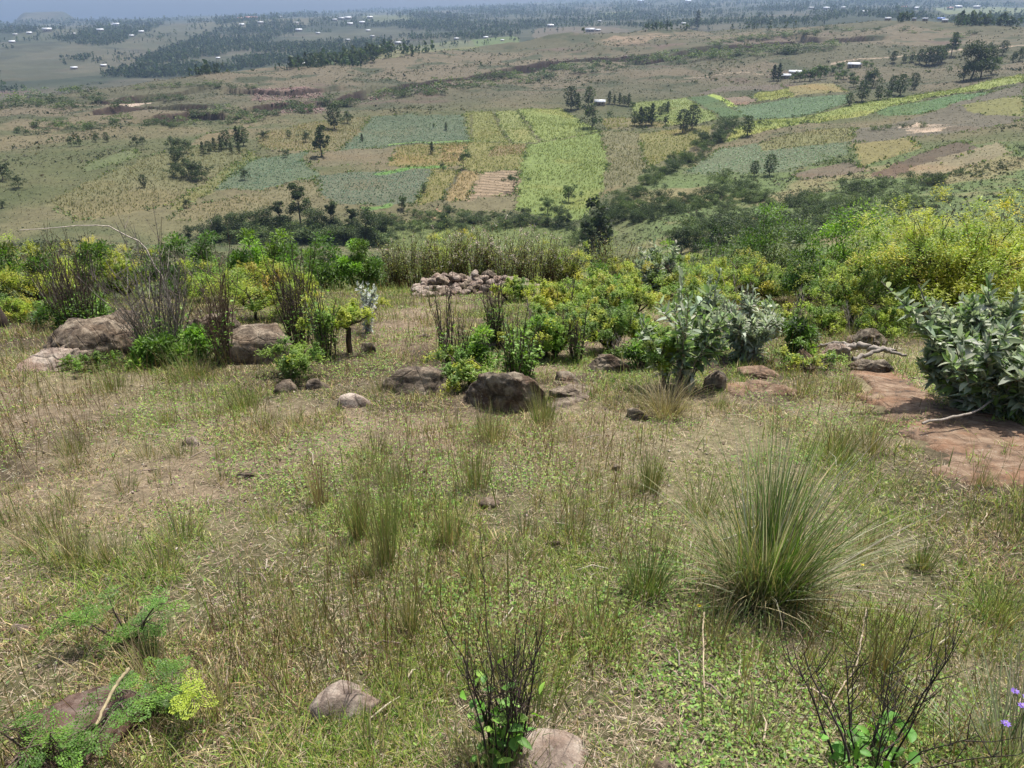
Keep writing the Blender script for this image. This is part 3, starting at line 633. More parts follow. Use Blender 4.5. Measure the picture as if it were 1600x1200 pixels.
def tree_proto(kind, seed, n, cols, h=10.0, leaf=.5, label='', cat='tree'):
    rg = np.random.default_rng(seed); root = link(dict(conifer='conifer_tree', oval='cypress_tree', round='broadleaf_tree', spread='spreading_tree', gum='gum_tree')[kind], None)
    P = crown_pts(rg, n, kind) * h
    g = Geo(); base = mix(rg, n, cols, None, .2); cl = .75 + .5 * vn(P[:, 0] * .9 + 50, P[:, 2] * .9 + P[:, 1] * .7 + 50, seed)[:, None]
    v, f, c = cards(rg, P, rg.uniform(.6, 1.3, n) * leaf, rg.uniform(.35, .7, n) * leaf, base * cl, .2); g.add(v, f, c)
    link('crown', g.mesh('crown', M_TREE), root)
    g = Geo(); K = 6; t = np.linspace(0, 1, K); top = TRUNK_TOP[kind] * h; bend = rg.normal(0, .25, 2)
    p = np.stack([bend[0] * np.sin(t * 2), bend[1] * np.sin(t * 2.5), t * top], 1)[None]; g.add(*tubes(p, (h * .022 * (1 - .75 * t))[None], np.array([.11, .085, .065]), 7))
    nb = 9; z0 = rg.uniform(.3, .85, nb) * top; a = rg.uniform(0, 6.28, nb); Lb = rg.uniform(.12, .3, nb) * h * (1.3 if kind == 'spread' else .8); tt = np.linspace(0, 1, 4)
    bp = np.stack([np.cos(a)[:, None] * Lb[:, None] * tt, np.sin(a)[:, None] * Lb[:, None] * tt, z0[:, None] + Lb[:, None] * .7 * tt], -1)
    g.add(*tubes(bp, (h * .009) * (1 - .7 * tt)[None] * np.ones((nb, 1)), np.array([.10, .08, .06]), 4)); link('trunk', g.mesh('trunk', M_BARK), root)
    root['category'] = cat; root['label'] = label; return root
def bush_proto(seed, n, cols, h=3.0, leaf=.35, raw=False):
    rg = np.random.default_rng(seed); P = crown_pts(rg, n, 'bush') * h * np.array([1.25, 1.25, 1.1]); g = Geo()
    cl = .7 + .6 * vn(P[:, 0] * 1.3 + 50, P[:, 2] * 1.3 + P[:, 1] + 50, seed)[:, None]
    v, f, c = cards(rg, P, rg.uniform(.6, 1.3, n) * leaf, rg.uniform(.35, .7, n) * leaf, mix(rg, n, cols, None, .2) * cl, .2); g.add(v, f, c)
    a = rg.uniform(0, 6.28, 7); tt = np.linspace(0, 1, 3); Lb = rg.uniform(.4, 1, 7) * h * .6
    bp = np.stack([np.cos(a)[:, None] * Lb[:, None] * tt * .6, np.sin(a)[:, None] * Lb[:, None] * tt * .6, Lb[:, None] * tt], -1); g.add(*tubes(bp, .03 * (1 - .7 * tt)[None] * np.ones((7, 1)), np.array([.10, .08, .06]), 4))
    if raw: return np.concatenate(g.v), g.f, np.concatenate(g.c)
    return g.mesh('scrub_bush', M_TREE)
PR = {}
for kk, kind, seed, n, cols in [('C', 'conifer', 1, 700, DARK), ('O', 'oval', 2, 800, DARK), ('R', 'round', 3, 800, DARK), ('r', 'round', 9, 900, MIDG), ('S', 'spread', 4, 700, DARK), ('G', 'gum', 5, 900, DARK), ('o', 'oval', 7, 700, DARK), ('c', 'conifer', 8, 600, DARK),
                                ('N', 'gum', 15, 3200, DARK), ('M', 'round', 16, 3600, DARK), ('m', 'round', 17, 3600, MIDG)]:
    PR[kk] = [tree_proto(kind, seed, n, cols, leaf=.75 if kk not in 'NMm' else .42), False]
ROWC = 'row of dark conifers beside the farmhouse'
TREES = [ # (base column, base row, pixel height, kind, label, group)
 (892, 172, 33, 'O', 'broad dark tree at left end of the farmhouse grove by the maize corner', None), (903, 170, 22, 'C', 'narrow dark tree tucked right of the broad one at grove end', None), (920, 166, 27, 'O', 'dark oval tree standing alone left of the white roofed farmhouse', None),
 (925, 200, 40, 'R', 'round dark tree with a shadow at its foot below the white farmhouse', None),
 (952, 162, 18, 'c', None, ROWC), (960, 163, 14, 'c', None, ROWC), (968, 164, 17, 'C', None, ROWC), (975, 165, 14, 'O', None, ROWC), (982, 166, 18, 'c', None, ROWC), (988, 170, 12, 'r', None, ROWC),
 (991, 196, 20, 'O', 'lowest dark tree at left end of the clump between the maize plots', None), (1000, 197, 27, 'C', 'second tree of the clump between the maize plots', None), (1009, 196, 26, 'O', 'stout middle tree of the clump between the maize plots', None), (1018, 195, 30, 'C', 'tallest pointed tree at the right end of the clump between the maize plots', None),
 (1031, 182, 14, 'O', None, 'three small trees in the green maize plot'), (1037, 178, 15, 'O', None, 'three small trees in the green maize plot'), (1043, 177, 17, 'C', None, 'three small trees in the green maize plot'),
 (1040, 196, 14, 'G', 'thin pale stemmed sapling right of the pointed clump', None),
 (1066, 208, 33, 'O', 'broad dark tree, left of the pair at the ravine head', None), (1081, 202, 34, 'O', 'broad dark tree, right of the pair at the ravine head', None),
 (724, 263, 24, 'S', 'small round headed tree in the middle of the yellow maize plots', None), (675, 240, 17, 'C', 'small dark tree on the green strip above the yellow maize', None), (692, 267, 15, 'R', 'low tree at the corner where green strip meets yellow maize', None),
 (803, 299, 26, 'S', 'flat headed tree casting shade on the ploughed plot', None), (889, 316, 30, 'r', 'round green tree in the big bright green maize field', None), (663, 300, 12, 'o', 'tiny dark tree on the edge of the lower cabbage plot', None),
 (628, 328, 24, 'r', 'green tree below the lower cabbage plot', None), (697, 203, 11, 'c', 'tiny dark tree at right inside the upper cabbage plot', None), (677, 200, 8, 'r', 'tiny bush like tree inside the upper cabbage plot', None),
 (523, 202, 35, 'O', 'dark oval tree at the left edge of the upper cabbage plot', None), (543, 193, 20, 'R', 'lower tree right of the dark oval one by the cabbage plot', None), (503, 245, 45, 'G', 'tall tree with bare trunk above the brown fallow plot', None), (478, 222, 19, 'R', 'small tree on the golden plot above the tall bare trunk', None),
 (447, 246, 13, 'R', 'small round tree on the upper edge of the dark green plot', None), (382, 281, 20, 'R', 'round tree on the left part of the dark green plot', None), (225, 293, 19, 'o', 'small dark tree in the golden maize rows', None), (291, 325, 17, 'R', 'small tree at the foot of the pale green maize strip', None),
 (214, 228, 18, 'R', 'left tree of the pair above the green patch on the left slope', None), (223, 226, 14, 'R', 'right tree of the pair above the green patch on the left slope', None), (150, 222, 15, 'R', 'left of two small lone trees on the pasture', None), (167, 222, 14, 'O', 'right of two small lone trees on the pasture', None),
 (112, 229, 17, 'R', 'squat dark tree in scrub left of the two lone trees', None), (124, 229, 15, 'R', 'second squat dark tree in scrub left of the two lone trees', None),
 (452, 216, 12, 'o', 'small dark tree between the golden plot and gully', None), (566, 222, 12, 'C', 'tiny pointed tree beside the upper cabbage plot', None), (412, 220, 18, 'R', 'round tree right of the slanting tree row', None),
 (1178, 275, 22, 'O', 'left of the two dark trees on the leafy plot', None), (1202, 274, 30, 'O', 'right and taller of two dark trees on the leafy plot', None), (1167, 212, 28, 'O', 'dark tree at the top right of the ravine scrub', None),
 (1208, 126, 22, 'C', 'left pointed tree by the long roofed farm shed', None), (1216, 126, 24, 'C', 'right pointed tree by the long roofed farm shed', None),
 (1352, 138, 28, 'R', 'large round tree right of the upper shed', None), (1363, 136, 30, 'R', 'largest round tree right of the upper shed', None), (1346, 159, 30, 'O', 'leaning dark tree below the large round pair', None), (1372, 156, 20, 'O', 'small leaning tree right of the dark leaning one', None),
 (1393, 148, 26, 'O', 'dark tree, left of the middle trio above the green band', None), (1406, 150, 30, 'O', 'dark tree, middle of the trio above the green band', None), (1427, 140, 23, 'O', 'lone leaning tree right of the trio', None), (1326, 165, 18, 'o', 'small dark tree at the end of the pale leafy plot', None), (1386, 156, 17, 'r', 'low green tree at the foot of the trio', None),
 (1486, 88, 32, 'G', 'tree with tall bare trunk on the upper slope', None), (1395, 98, 16, 'O', 'small grey tree on the pale track', None),
 (1505, 128, 34, 'R', 'round lower tree at the left of the great grove', None), (1517, 124, 58, 'M', 'biggest dark tree in the right hand grove', None), (1532, 122, 46, 'R', 'second big dark tree in the right hand grove', None), (1548, 116, 30, 'r', 'grey green tree at right of the great grove', None), (1545, 88, 22, 'R', 'round tree behind the great grove', None), (1566, 86, 20, 'O', 'slanting tree behind the great grove', None), (1592, 96, 22, 'R', 'dark tree near the end of the grove hedge', None), (1582, 98, 18, 'R', 'round tree in the grove hedge', None),
 (1080, 44, 12, 'R', 'low tree left of the pair on the ridge crest', None), (1089, 45, 25, 'C', 'pointed dark tree on the ridge crest', None),
 (5, 282, 32, 'R', 'dark tree on the far left slope', None), (30, 294, 22, 'R', 'lower spreading tree right of the dark one on the left slope', None), (5, 325, 14, 'R', 'lowest dark shrub tree on the left slope', None),
 (470, 352, 62, 'N', 'tall dark gum standing over the valley floor scrub', None), (575, 386, 62, 'M', 'tree with forked bare trunk on the pale green valley plot', None), (552, 368, 40, 'N', 'slender gum left of the forked tree', None), (520, 366, 48, 'N', 'leaning gum between the tall gum and the slender one', None),
 (347, 372, 38, 'M', 'rounded dark tree above the left thicket', None), (296, 376, 24, 'M', 'low rounded dark tree at the left end of the valley floor trees', None), (375, 368, 40, 'M', 'second rounded dark tree above the left thicket', None), (412, 366, 44, 'M', 'dark tree filling the gap left of the tall gum', None), (440, 362, 44, 'N', 'dark gum just left of the tall gum', None), (495, 368, 46, 'M', 'dense dark tree right below the tall gum', None), (600, 372, 40, 'M', 'dark tree right of the forked tree', None),
 (935, 408, 88, 'G', 'tall gum with thin bare trunk right of the valley plot', None), (922, 412, 58, 'c', 'dark pointed tree just left of the tall thin gum', None), (913, 372, 30, 'M', 'dark rounded tree behind the tall thin gum', None), (873, 352, 32, 'M', 'dark mushroom shaped tree at foot of the big green field', None), (887, 352, 20, 'M', 'small round companion of the mushroom shaped tree', None),
 (821, 343, 20, 'M', 'small dark tree among the valley floor scrub', None), (693, 352, 22, 'm', 'bright green round tree among the valley floor scrub', None), (855, 334, 26, 'm', 'pale green tree at the lower left corner of the big green field', None),
 (1063, 398, 46, 'M', 'dark tree at the left of the lower ravine thicket', None), (1085, 392, 44, 'm', 'green tree in front of the ravine thicket', None), (1110, 400, 50, 'N', 'dark gum in the lower ravine thicket', None), (1130, 394, 40, 'M', 'dark rounded tree right of the ravine gum', None)]
G1 = 'dark trees of the clump in the golden maize'; G2 = 'slanting row of dark trees in the golden plots'; G3 = 'leaning trees in the upper right row'; G4 = 'dark hedge trees by the farm shed'; G5 = 'trees beside the upper shed'
LB = {ROWC: 'dark conifer in the row beside the white roofed farmhouse', 'three small trees in the green maize plot': 'small dark tree of the trio in the green maize plot', G1: 'dark tree in the tight clump amid golden maize', G2: 'dark tree in the slanting row across golden plots', G3: 'leaning dark tree in the upper right row', G4: 'dark tree in the hedge right of the farm shed', G5: 'green tree in the thicket left of the upper shed'}
for a, b, h in [(268, 232, 20), (280, 238, 24), (292, 240, 24), (275, 256, 24), (286, 258, 26), (272, 276, 22), (284, 278, 24), (296, 276, 26), (306, 280, 30), (316, 279, 28), (310, 284, 20)]: TREES.append((a, b, h, 'RO'[a % 2], None, G1))
for a, b, h in [(318, 243, 20), (327, 240, 18), (336, 237, 20), (346, 236, 22), (355, 232, 26), (372, 228, 28), (381, 228, 27), (362, 240, 16), (374, 240, 16)]: TREES.append((a, b, h, 'cO'[a % 2], None, G2))
for a, b, h in [(1412, 98, 12), (1424, 97, 14), (1436, 100, 20), (1447, 102, 24), (1456, 102, 26), (1465, 100, 25), (1471, 97, 22)]: TREES.append((a, b, h, 'O', None, G3))
for a, b, h in [(1241, 128, 14), (1249, 128, 18), (1257, 127, 20), (1265, 127, 20), (1273, 125, 22), (1281, 124, 24), (1289, 120, 15)]: TREES.append((a, b, h, 'Rr'[a % 2], None, G4))
for a, b, h in [(1302, 118, 16), (1312, 112, 16), (1308, 128, 16), (1318, 124, 16), (1328, 128, 16), (1334, 136, 18), (1350, 106, 12), (1360, 108, 11)]: TREES.append((a, b, h, 'rR'[a % 2], None, G5))
rgt = np.random.default_rng(77)
GL = {'trees': 0}
for a, b, h, k, lab, grp in TREES:
    P = at(a, b); s = scale(P, h) / .93 / 10.0; P.z -= .15 * s; proto, used = PR[k]; lab = lab or LB[grp]; rz = rgt.uniform(0, 6.28)
    wf = 1.25 if k in 'OCoc' else 1.1
    if not used: PR[k][1] = True; proto.location = P; proto.rotation_euler = (0, 0, rz); proto.scale = (s * wf, s * wf, s); proto['label'] = lab
    else: proto2 = dup(proto, P, rz, (s * wf, s * wf, s), lab)
    (proto if not used else proto2)['category'] = 'tree'
    if grp: (proto if not used else proto2)['group'] = grp
    elif used and 'group' in proto2: del proto2['group']

# ------------------------------------------------------------------ scrub bushes one can tell apart
SD = [(.035, .055, .024), (.05, .075, .03), (.07, .10, .038)]; SG = [(.06, .095, .035), (.085, .12, .042), (.11, .14, .05)]
BUSH = [bush_proto(21 + i, 420, SD if i < 4 else SG) for i in range(6)]; BUSHN = [bush_proto(31 + i, 2200, SD if i < 2 else SG, 3.0, .2) for i in range(4)]
FARSET = (11, 12, 13, 14, 15, 16, 17, 18, 19)
BUSHR = [bush_proto(21 + i, 420, SD if i < 4 else SG, raw=True) for i in range(6)]; FARB = Geo()
def bushes(pp, n, hp, jit, grp, lab, seed, near=False, w=1.0):
    """n bushes along or inside pixel polyline pp, hp = (min,max) photo pixel height"""
    rg = np.random.default_rng(seed); pp = np.array(pp, float); L = np.r_[0, np.cumsum(np.hypot(*np.diff(pp, axis=0).T))]
    for i in range(n):
        s = (i + rg.uniform(-.4, .4)) / n * L[-1]; s = min(max(s, 0), L[-1]); x = np.interp(s, L, pp[:, 0]); y = np.interp(s, L, pp[:, 1]) + rg.uniform(-1, 1) * jit
        P = at(x, y); h = scale(P, rg.uniform(*hp)) / .93; sc_ = h / 3.0; P.z -= .1 * h
        if seed in FARSET:
            v, f, c = BUSHR[rg.integers(0, 6)]; a = rg.uniform(0, 6.28); ca, sa = math.cos(a), math.sin(a); q = np.c_[v[:, 0] * ca - v[:, 1] * sa, v[:, 0] * sa + v[:, 1] * ca, v[:, 2]] * np.array([w, w, 1]) * sc_ + np.array(P); n0 = FARB.n
            FARB.v.append(q.astype(np.float32)); FARB.c.append(c); FARB.f += [k_ + n0 for k_ in f]; FARB.n += len(v); continue
        me = (BUSHN if near else BUSH)[rg.integers(0, 4 if near else 6)]
        link('scrub_bush', me, loc=P, rz=rg.uniform(0, 6.28), sc=(sc_ * w, sc_ * w, sc_), label=lab, cat='bush', group=grp)
bushes([(905, 372), (950, 340), (1000, 300), (1050, 262), (1090, 240), (1130, 210), (1150, 190)], 46, (12, 24), 9, 'scrub along the ravine', 'dark green scrub bush crowding the ravine between the fields', 1, True)
bushes([(960, 345), (1000, 335), (1060, 320), (1130, 300), (1200, 300)], 44, (14, 26), 16, 'scrub of the lower ravine fan', 'dark scrub bush where the ravine opens out above the thicket', 2, True)
bushes([(600, 352), (680, 350), (760, 352), (840, 350), (905, 362)], 26, (10, 20), 8, 'scrub along the valley floor', 'dark green bush in the belt along the valley floor', 3, True, 1.3)
bushes([(330, 374), (400, 370), (480, 372), (560, 374), (610, 368)], 34, (16, 34), 7, 'dark bushes under the valley floor trees', 'dark bush in the thicket at the foot of the valley floor trees', 24, True, 1.4)
bushes([(640, 335), (700, 330), (760, 338), (800, 336)], 9, (7, 12), 6, 'small scrub under the ploughed plot', 'small bush on rough ground below the ploughed plot', 4, True)
bushes([(1080, 345), (1180, 330), (1280, 320), (1380, 310), (1480, 300)], 60, (11, 24), 24, 'scrub on the near right slope', 'low green bush scattered on the rough slope right of the ravine', 5, True, 1.3)
bushes([(1060, 385), (1160, 372), (1260, 362), (1360, 345)], 34, (16, 34), 16, 'bushes behind the right hand thicket', 'grey green bush on the slope just behind the right hand thicket', 6, True, 1.2)
bushes([(1290, 250), (1340, 262), (1330, 300), (1400, 290)], 7, (10, 16), 4, 'bushes by the dark ploughed strip', 'rounded bush beside the dark ploughed strip', 7)
bushes([(1440, 290), (1500, 272), (1560, 262), (1600, 240), (1590, 220)], 12, (9, 18), 8, 'bushes on the far right slope', 'dark bush on the bank at the right end of the fields', 8)
bushes([(1360, 206), (1400, 198), (1450, 197)], 6, (8, 12), 3, 'bushes above the sandy patch', 'dark bush lining the upper edge of the sandy patch', 9)
bushes([(1180, 196), (1230, 192), (1290, 188), (1225, 182)], 8, (6, 10), 3, 'bushes on the terrace edge', 'small dark bush on the green terrace edge under the leafy plot', 10)
bushes([(600, 150), (680, 142), (760, 132), (860, 116), (960, 108)], 30, (9, 18), 7, 'bushes below the red scarp', 'dark bush in the belt under the long red scarp', 11, False, 1.6)
bushes([(960, 105), (1060, 96), (1160, 84), (1260, 78), (1310, 72)], 26, (9, 18), 6, 'bushes along the right hand scarp', 'dark bush on the broken ground below the right hand scarp', 12, False, 1.7)
bushes([(1120, 68), (1200, 58), (1290, 50)], 14, (7, 11), 3, 'bushes above the right hand scarp', 'low bush above the right hand scarp', 13, False, 1.8)
bushes([(1290, 46), (1380, 46), (1460, 52), (1540, 60)], 9, (5, 9), 6, 'bushes on the bald ridge', 'low spreading bush on the bald ridge top', 14, False, 2)
bushes([(230, 190), (300, 188), (400, 184), (460, 176), (560, 160)], 28, (9, 17), 10, 'bushes below the left gullies', 'green bush below the eroded left gullies', 15, False, 1.5)
bushes([(30, 205), (80, 200), (130, 196), (210, 190)], 14, (8, 15), 8, 'scrub patch on the left pasture', 'dark bush in the scrub patch on the left pasture', 16, False, 1.5)
bushes([(90, 172), (160, 166), (200, 164), (290, 158), (270, 152)], 12, (8, 13), 5, 'bushes between the left scarps', 'dark bush between the left scarps', 17, False, 1.5)
bushes([(0, 165), (60, 158), (110, 152), (160, 146)], 12, (10, 18), 10, 'shaded scrub at the left edge', 'dark bush in the shaded hollow at the left edge', 18, False, 1.8)
bushes([(220, 136), (300, 132), (350, 134), (420, 140)], 11, (6, 10), 3, 'bushes above the left scarps', 'low green bush above the left scarps', 19, False, 1.9)

link('distant_scrub', FARB.mesh('distant_scrub', M_TREE), kind='stuff', label='dark scrub belts along the eroded scarps of the far hillside')
# ------------------------------------------------------------------ small hillside scrub and rough grass, beyond counting
def hill_scrub():
    rg = np.random.default_rng(41); g = Geo()
    n = 85000; az = np.radians(rg.uniform(-38, 38, n)); r = np.exp(rg.uniform(math.log(120), math.log(1250), n)); x, y = r * np.sin(az), r * np.cos(az)
    den = fbm(x * .02, y * .02, 62, 4) + .25 * (fbm(x * .004, y * .004, 63, 3) - .5); ok = rg.random(n) < sstep(.46, .68, den) * .85 + .10
    for P, c_, k, cc in WPLOTS: ok &= ~inside(x, y, P)
    for P, drop in SCARPS:
        d, s = seg_dist(x, y, P); near_ = (d < 25) & (rg.random(n) < .35); ok |= near_ & (s * d < 2)
    x, y, r = x[ok], y[ok], r[ok]; n = len(x); z = H(x, y); s = rg.uniform(.35, 1.0, n) * np.where(rg.random(n) < .1, 2.0, 1) * np.clip(r / 500, .5, 1.25)
    b = mix(rg, n, [(.045, .06, .03), (.07, .08, .04), (.035, .045, .025), (.10, .09, .06)], None, .2)
    for q in range(6):
        v, f, c = cards(rg, np.c_[x + rg.normal(0, .45, n) * s, y + rg.normal(0, .45, n) * s, z + s * rg.uniform(.05, .75, n)], s * rg.uniform(.5, 1.1, n), s * rg.uniform(.4, .8, n), b, .2); g.add(v, f, c)
    link('hillside_scrub', g.mesh('hillside_scrub', M_TREE), kind='stuff', label='fine scrub speckling the valley sides')
    # tufted grass on the valley floor and slopes
    g = Geo(); n = 130000; az = np.radians(rg.uniform(-38, 38, n)); r = np.exp(rg.uniform(math.log(110), math.log(700), n)); x, y = r * np.sin(az), r * np.cos(az); z = H(x, y)
    v, f, c = cards(rg, np.c_[x, y, z + .1], rg.uniform(.4, 1.1, n) * r / 300, rg.uniform(.1, .3, n) * r / 300, land_colour(x, y) * rg.uniform(.6, 1.4, (n, 1)), .5); g.add(v, f, c)
    link('rough_grass', g.mesh('rough_grass', M_GRAS), kind='stuff', label='rough grass of the valley sides')
hill_scrub()
def boulder_field():
    rg = np.random.default_rng(43); g = Geo()
    for pp, n in [([(390, 140), (500, 138), (508, 154), (400, 160)], 260), ([(420, 160), (500, 158), (508, 176), (430, 178)], 200), ([(560, 150), (700, 128), (720, 134), (580, 158)], 150), ([(850, 92), (1000, 86), (1000, 100), (860, 106)], 130)]:
        x, y = rnd_in(wpoly(pp), n, rg); z = H(x, y); s = rg.uniform(.4, 1.3, n)
        T = np.array([[1, 1, 1], [-1, -1, 1], [-1, 1, -1], [1, -1, -1.0]]) ; O = np.array([[1, 0, 0], [-1, 0, 0], [0, 1, 0], [0, -1, 0], [0, 0, 1], [0, 0, -1.0]])
        V = (O[None] * rg.uniform(.5, 1.2, (n, 6, 1))) * s[:, None, None] + np.c_[x, y, z][:, None] + 0; F = np.array([[0, 2, 4], [2, 1, 4], [1, 3, 4], [3, 0, 4], [2, 0, 5], [1, 2, 5], [3, 1, 5], [0, 3, 5]])
        g.add(V.reshape(-1, 3), [((np.arange(n) * 6)[:, None, None] + F).reshape(-1, 3)], np.repeat(mix(rg, n, [(.14, .095, .085), (.10, .06, .05), (.20, .15, .13)]), 6, 0))
    link('scree_rubble', g.mesh('scree_rubble', solid('scree', .9, 3, .7, 1.3, 0)), kind='stuff', label='dark red rubble strewn below the eroded scarps')
boulder_field()

# ------------------------------------------------------------------ farmhouses with metal roofs
def house_proto(L=9.0, W=5.0, hh=2.4, rise=1.3, roofc=(.62, .64, .66), wallc=(.32, .25, .19)):
    root = link('farmhouse', None); g = Geo(); x, y = L / 2, W / 2
    # gabled walls
    V = [(-x, -y, -.5), (x, -y, -.5), (x, y, -.5), (-x, y, -.5), (-x, -y, hh), (x, -y, hh), (x, y, hh), (-x, y, hh), (-x, 0, hh + rise), (x, 0, hh + rise)]
    g.add(V, [[(0, 1, 5, 4), (2, 3, 7, 6), (1, 2, 6, 5), (3, 0, 4, 7)], [(4, 7, 8), (6, 5, 9)]], wallc); link('wall', g.mesh('wall', M_WALL), root)
    g = Geo(); e = .35; t = .06; s = rise / y
    for sg in (-1, 1):
        z0 = hh - e * s; V = [(-x - e, sg * (y + e), z0), (x + e, sg * (y + e), z0), (x + e, 0, hh + rise), (-x - e, 0, hh + rise)]
        V = [(a, b, c + .03) for a, b, c in V] + [(a, b, c + .03 + t) for a, b, c in V]
        g.add(V, [[(0, 1, 2, 3), (4, 5, 6, 7), (0, 1, 5, 4), (1, 2, 6, 5), (3, 0, 4, 7)]], roofc)
    link('roof', g.mesh('roof', M_ROOF), root)
    for nm, cx, w, z0, z1, col in (('door', -.6, .9, 0, 2.0, (.12, .07, .05)), ('window', -2.8, .9, 1.0, 1.9, (.05, .06, .07)), ('window', 2.2, .9, 1.0, 1.9, (.05, .06, .07))):
        g = Geo(); V = [(cx + a * w / 2, -y - d, z) for d in (.0, .04) for a, z in ((-1, z0), (1, z0), (1, z1), (-1, z1))]
        g.add(V, [[(4, 5, 6, 7), (0, 1, 5, 4), (1, 2, 6, 5), (2, 3, 7, 6), (3, 0, 4, 7)]], col); link(nm, g.mesh(nm, M_WALL), root)
    root['category'] = 'house'; return root
HP = {'w': [house_proto(roofc=(.62, .64, .67)), 0], 'r': [house_proto(roofc=(.45, .20, .14)), 0], 'b': [house_proto(roofc=(.12, .22, .55)), 0]}
for a, b, w, k, lab in HOUSES:
    P = at(a, b); s = scale(P, w) / 9.5
    if P.y > 1000: s *= 1.1
    p, u = HP[k]; sc_ = (s, min(s, 1.3) if P.y < 900 else s, s if P.y > 900 else max(.8, s * .8))
    rz = math.atan2(P.x, P.y) * -1 + rgt.uniform(-.25, .25)
    if not u: HP[k][1] = 1; p.location = P; p.scale = sc_; p['label'] = lab; p.rotation_euler = (0, 0, rz)
    else: dup(p, P, rz, sc_, lab)

# ------------------------------------------------------------------ rocks
def rock_mesh(name, seed, mat, cuts=7, sub=4, rough=.16, flat=0.0):
    rg = np.random.default_rng(seed); bm = bmesh.new(); bmesh.ops.create_icosphere(bm, subdivisions=sub, radius=1.0)
    V = np.array([v.co[:] for v in bm.verts]); F = np.array([[v.index for v in f.verts] for f in bm.faces]); bm.free()
    V = np.sign(V) * np.abs(V) ** .82
    for i in range(cuts):
        n = rg.normal(0, 1, 3); n[2] = abs(n[2]) * .6; n /= np.linalg.norm(n); d = rg.uniform(.62, .9); s = V @ n; k = s > d; V[k] -= (s[k] - d)[:, None] * n * .92
    D = nrm(V); off = seed * 3.1
    N = np.array([mnoise.fractal(Vector((v[0] * 1.4 + off, v[1] * 1.4, v[2] * 1.4)), .9, 2.0, 5) for v in V]); N2 = np.array([mnoise.fractal(Vector((v[0] * 5 + off, v[1] * 5, v[2] * 7)), .8, 2.0, 3) for v in V])
    V = V * (1 + rough * N + rough * .3 * N2)[:, None]; g = Geo(); g.add(V, F, (.2, .2, .2)); return g.mesh(name, mat, True)
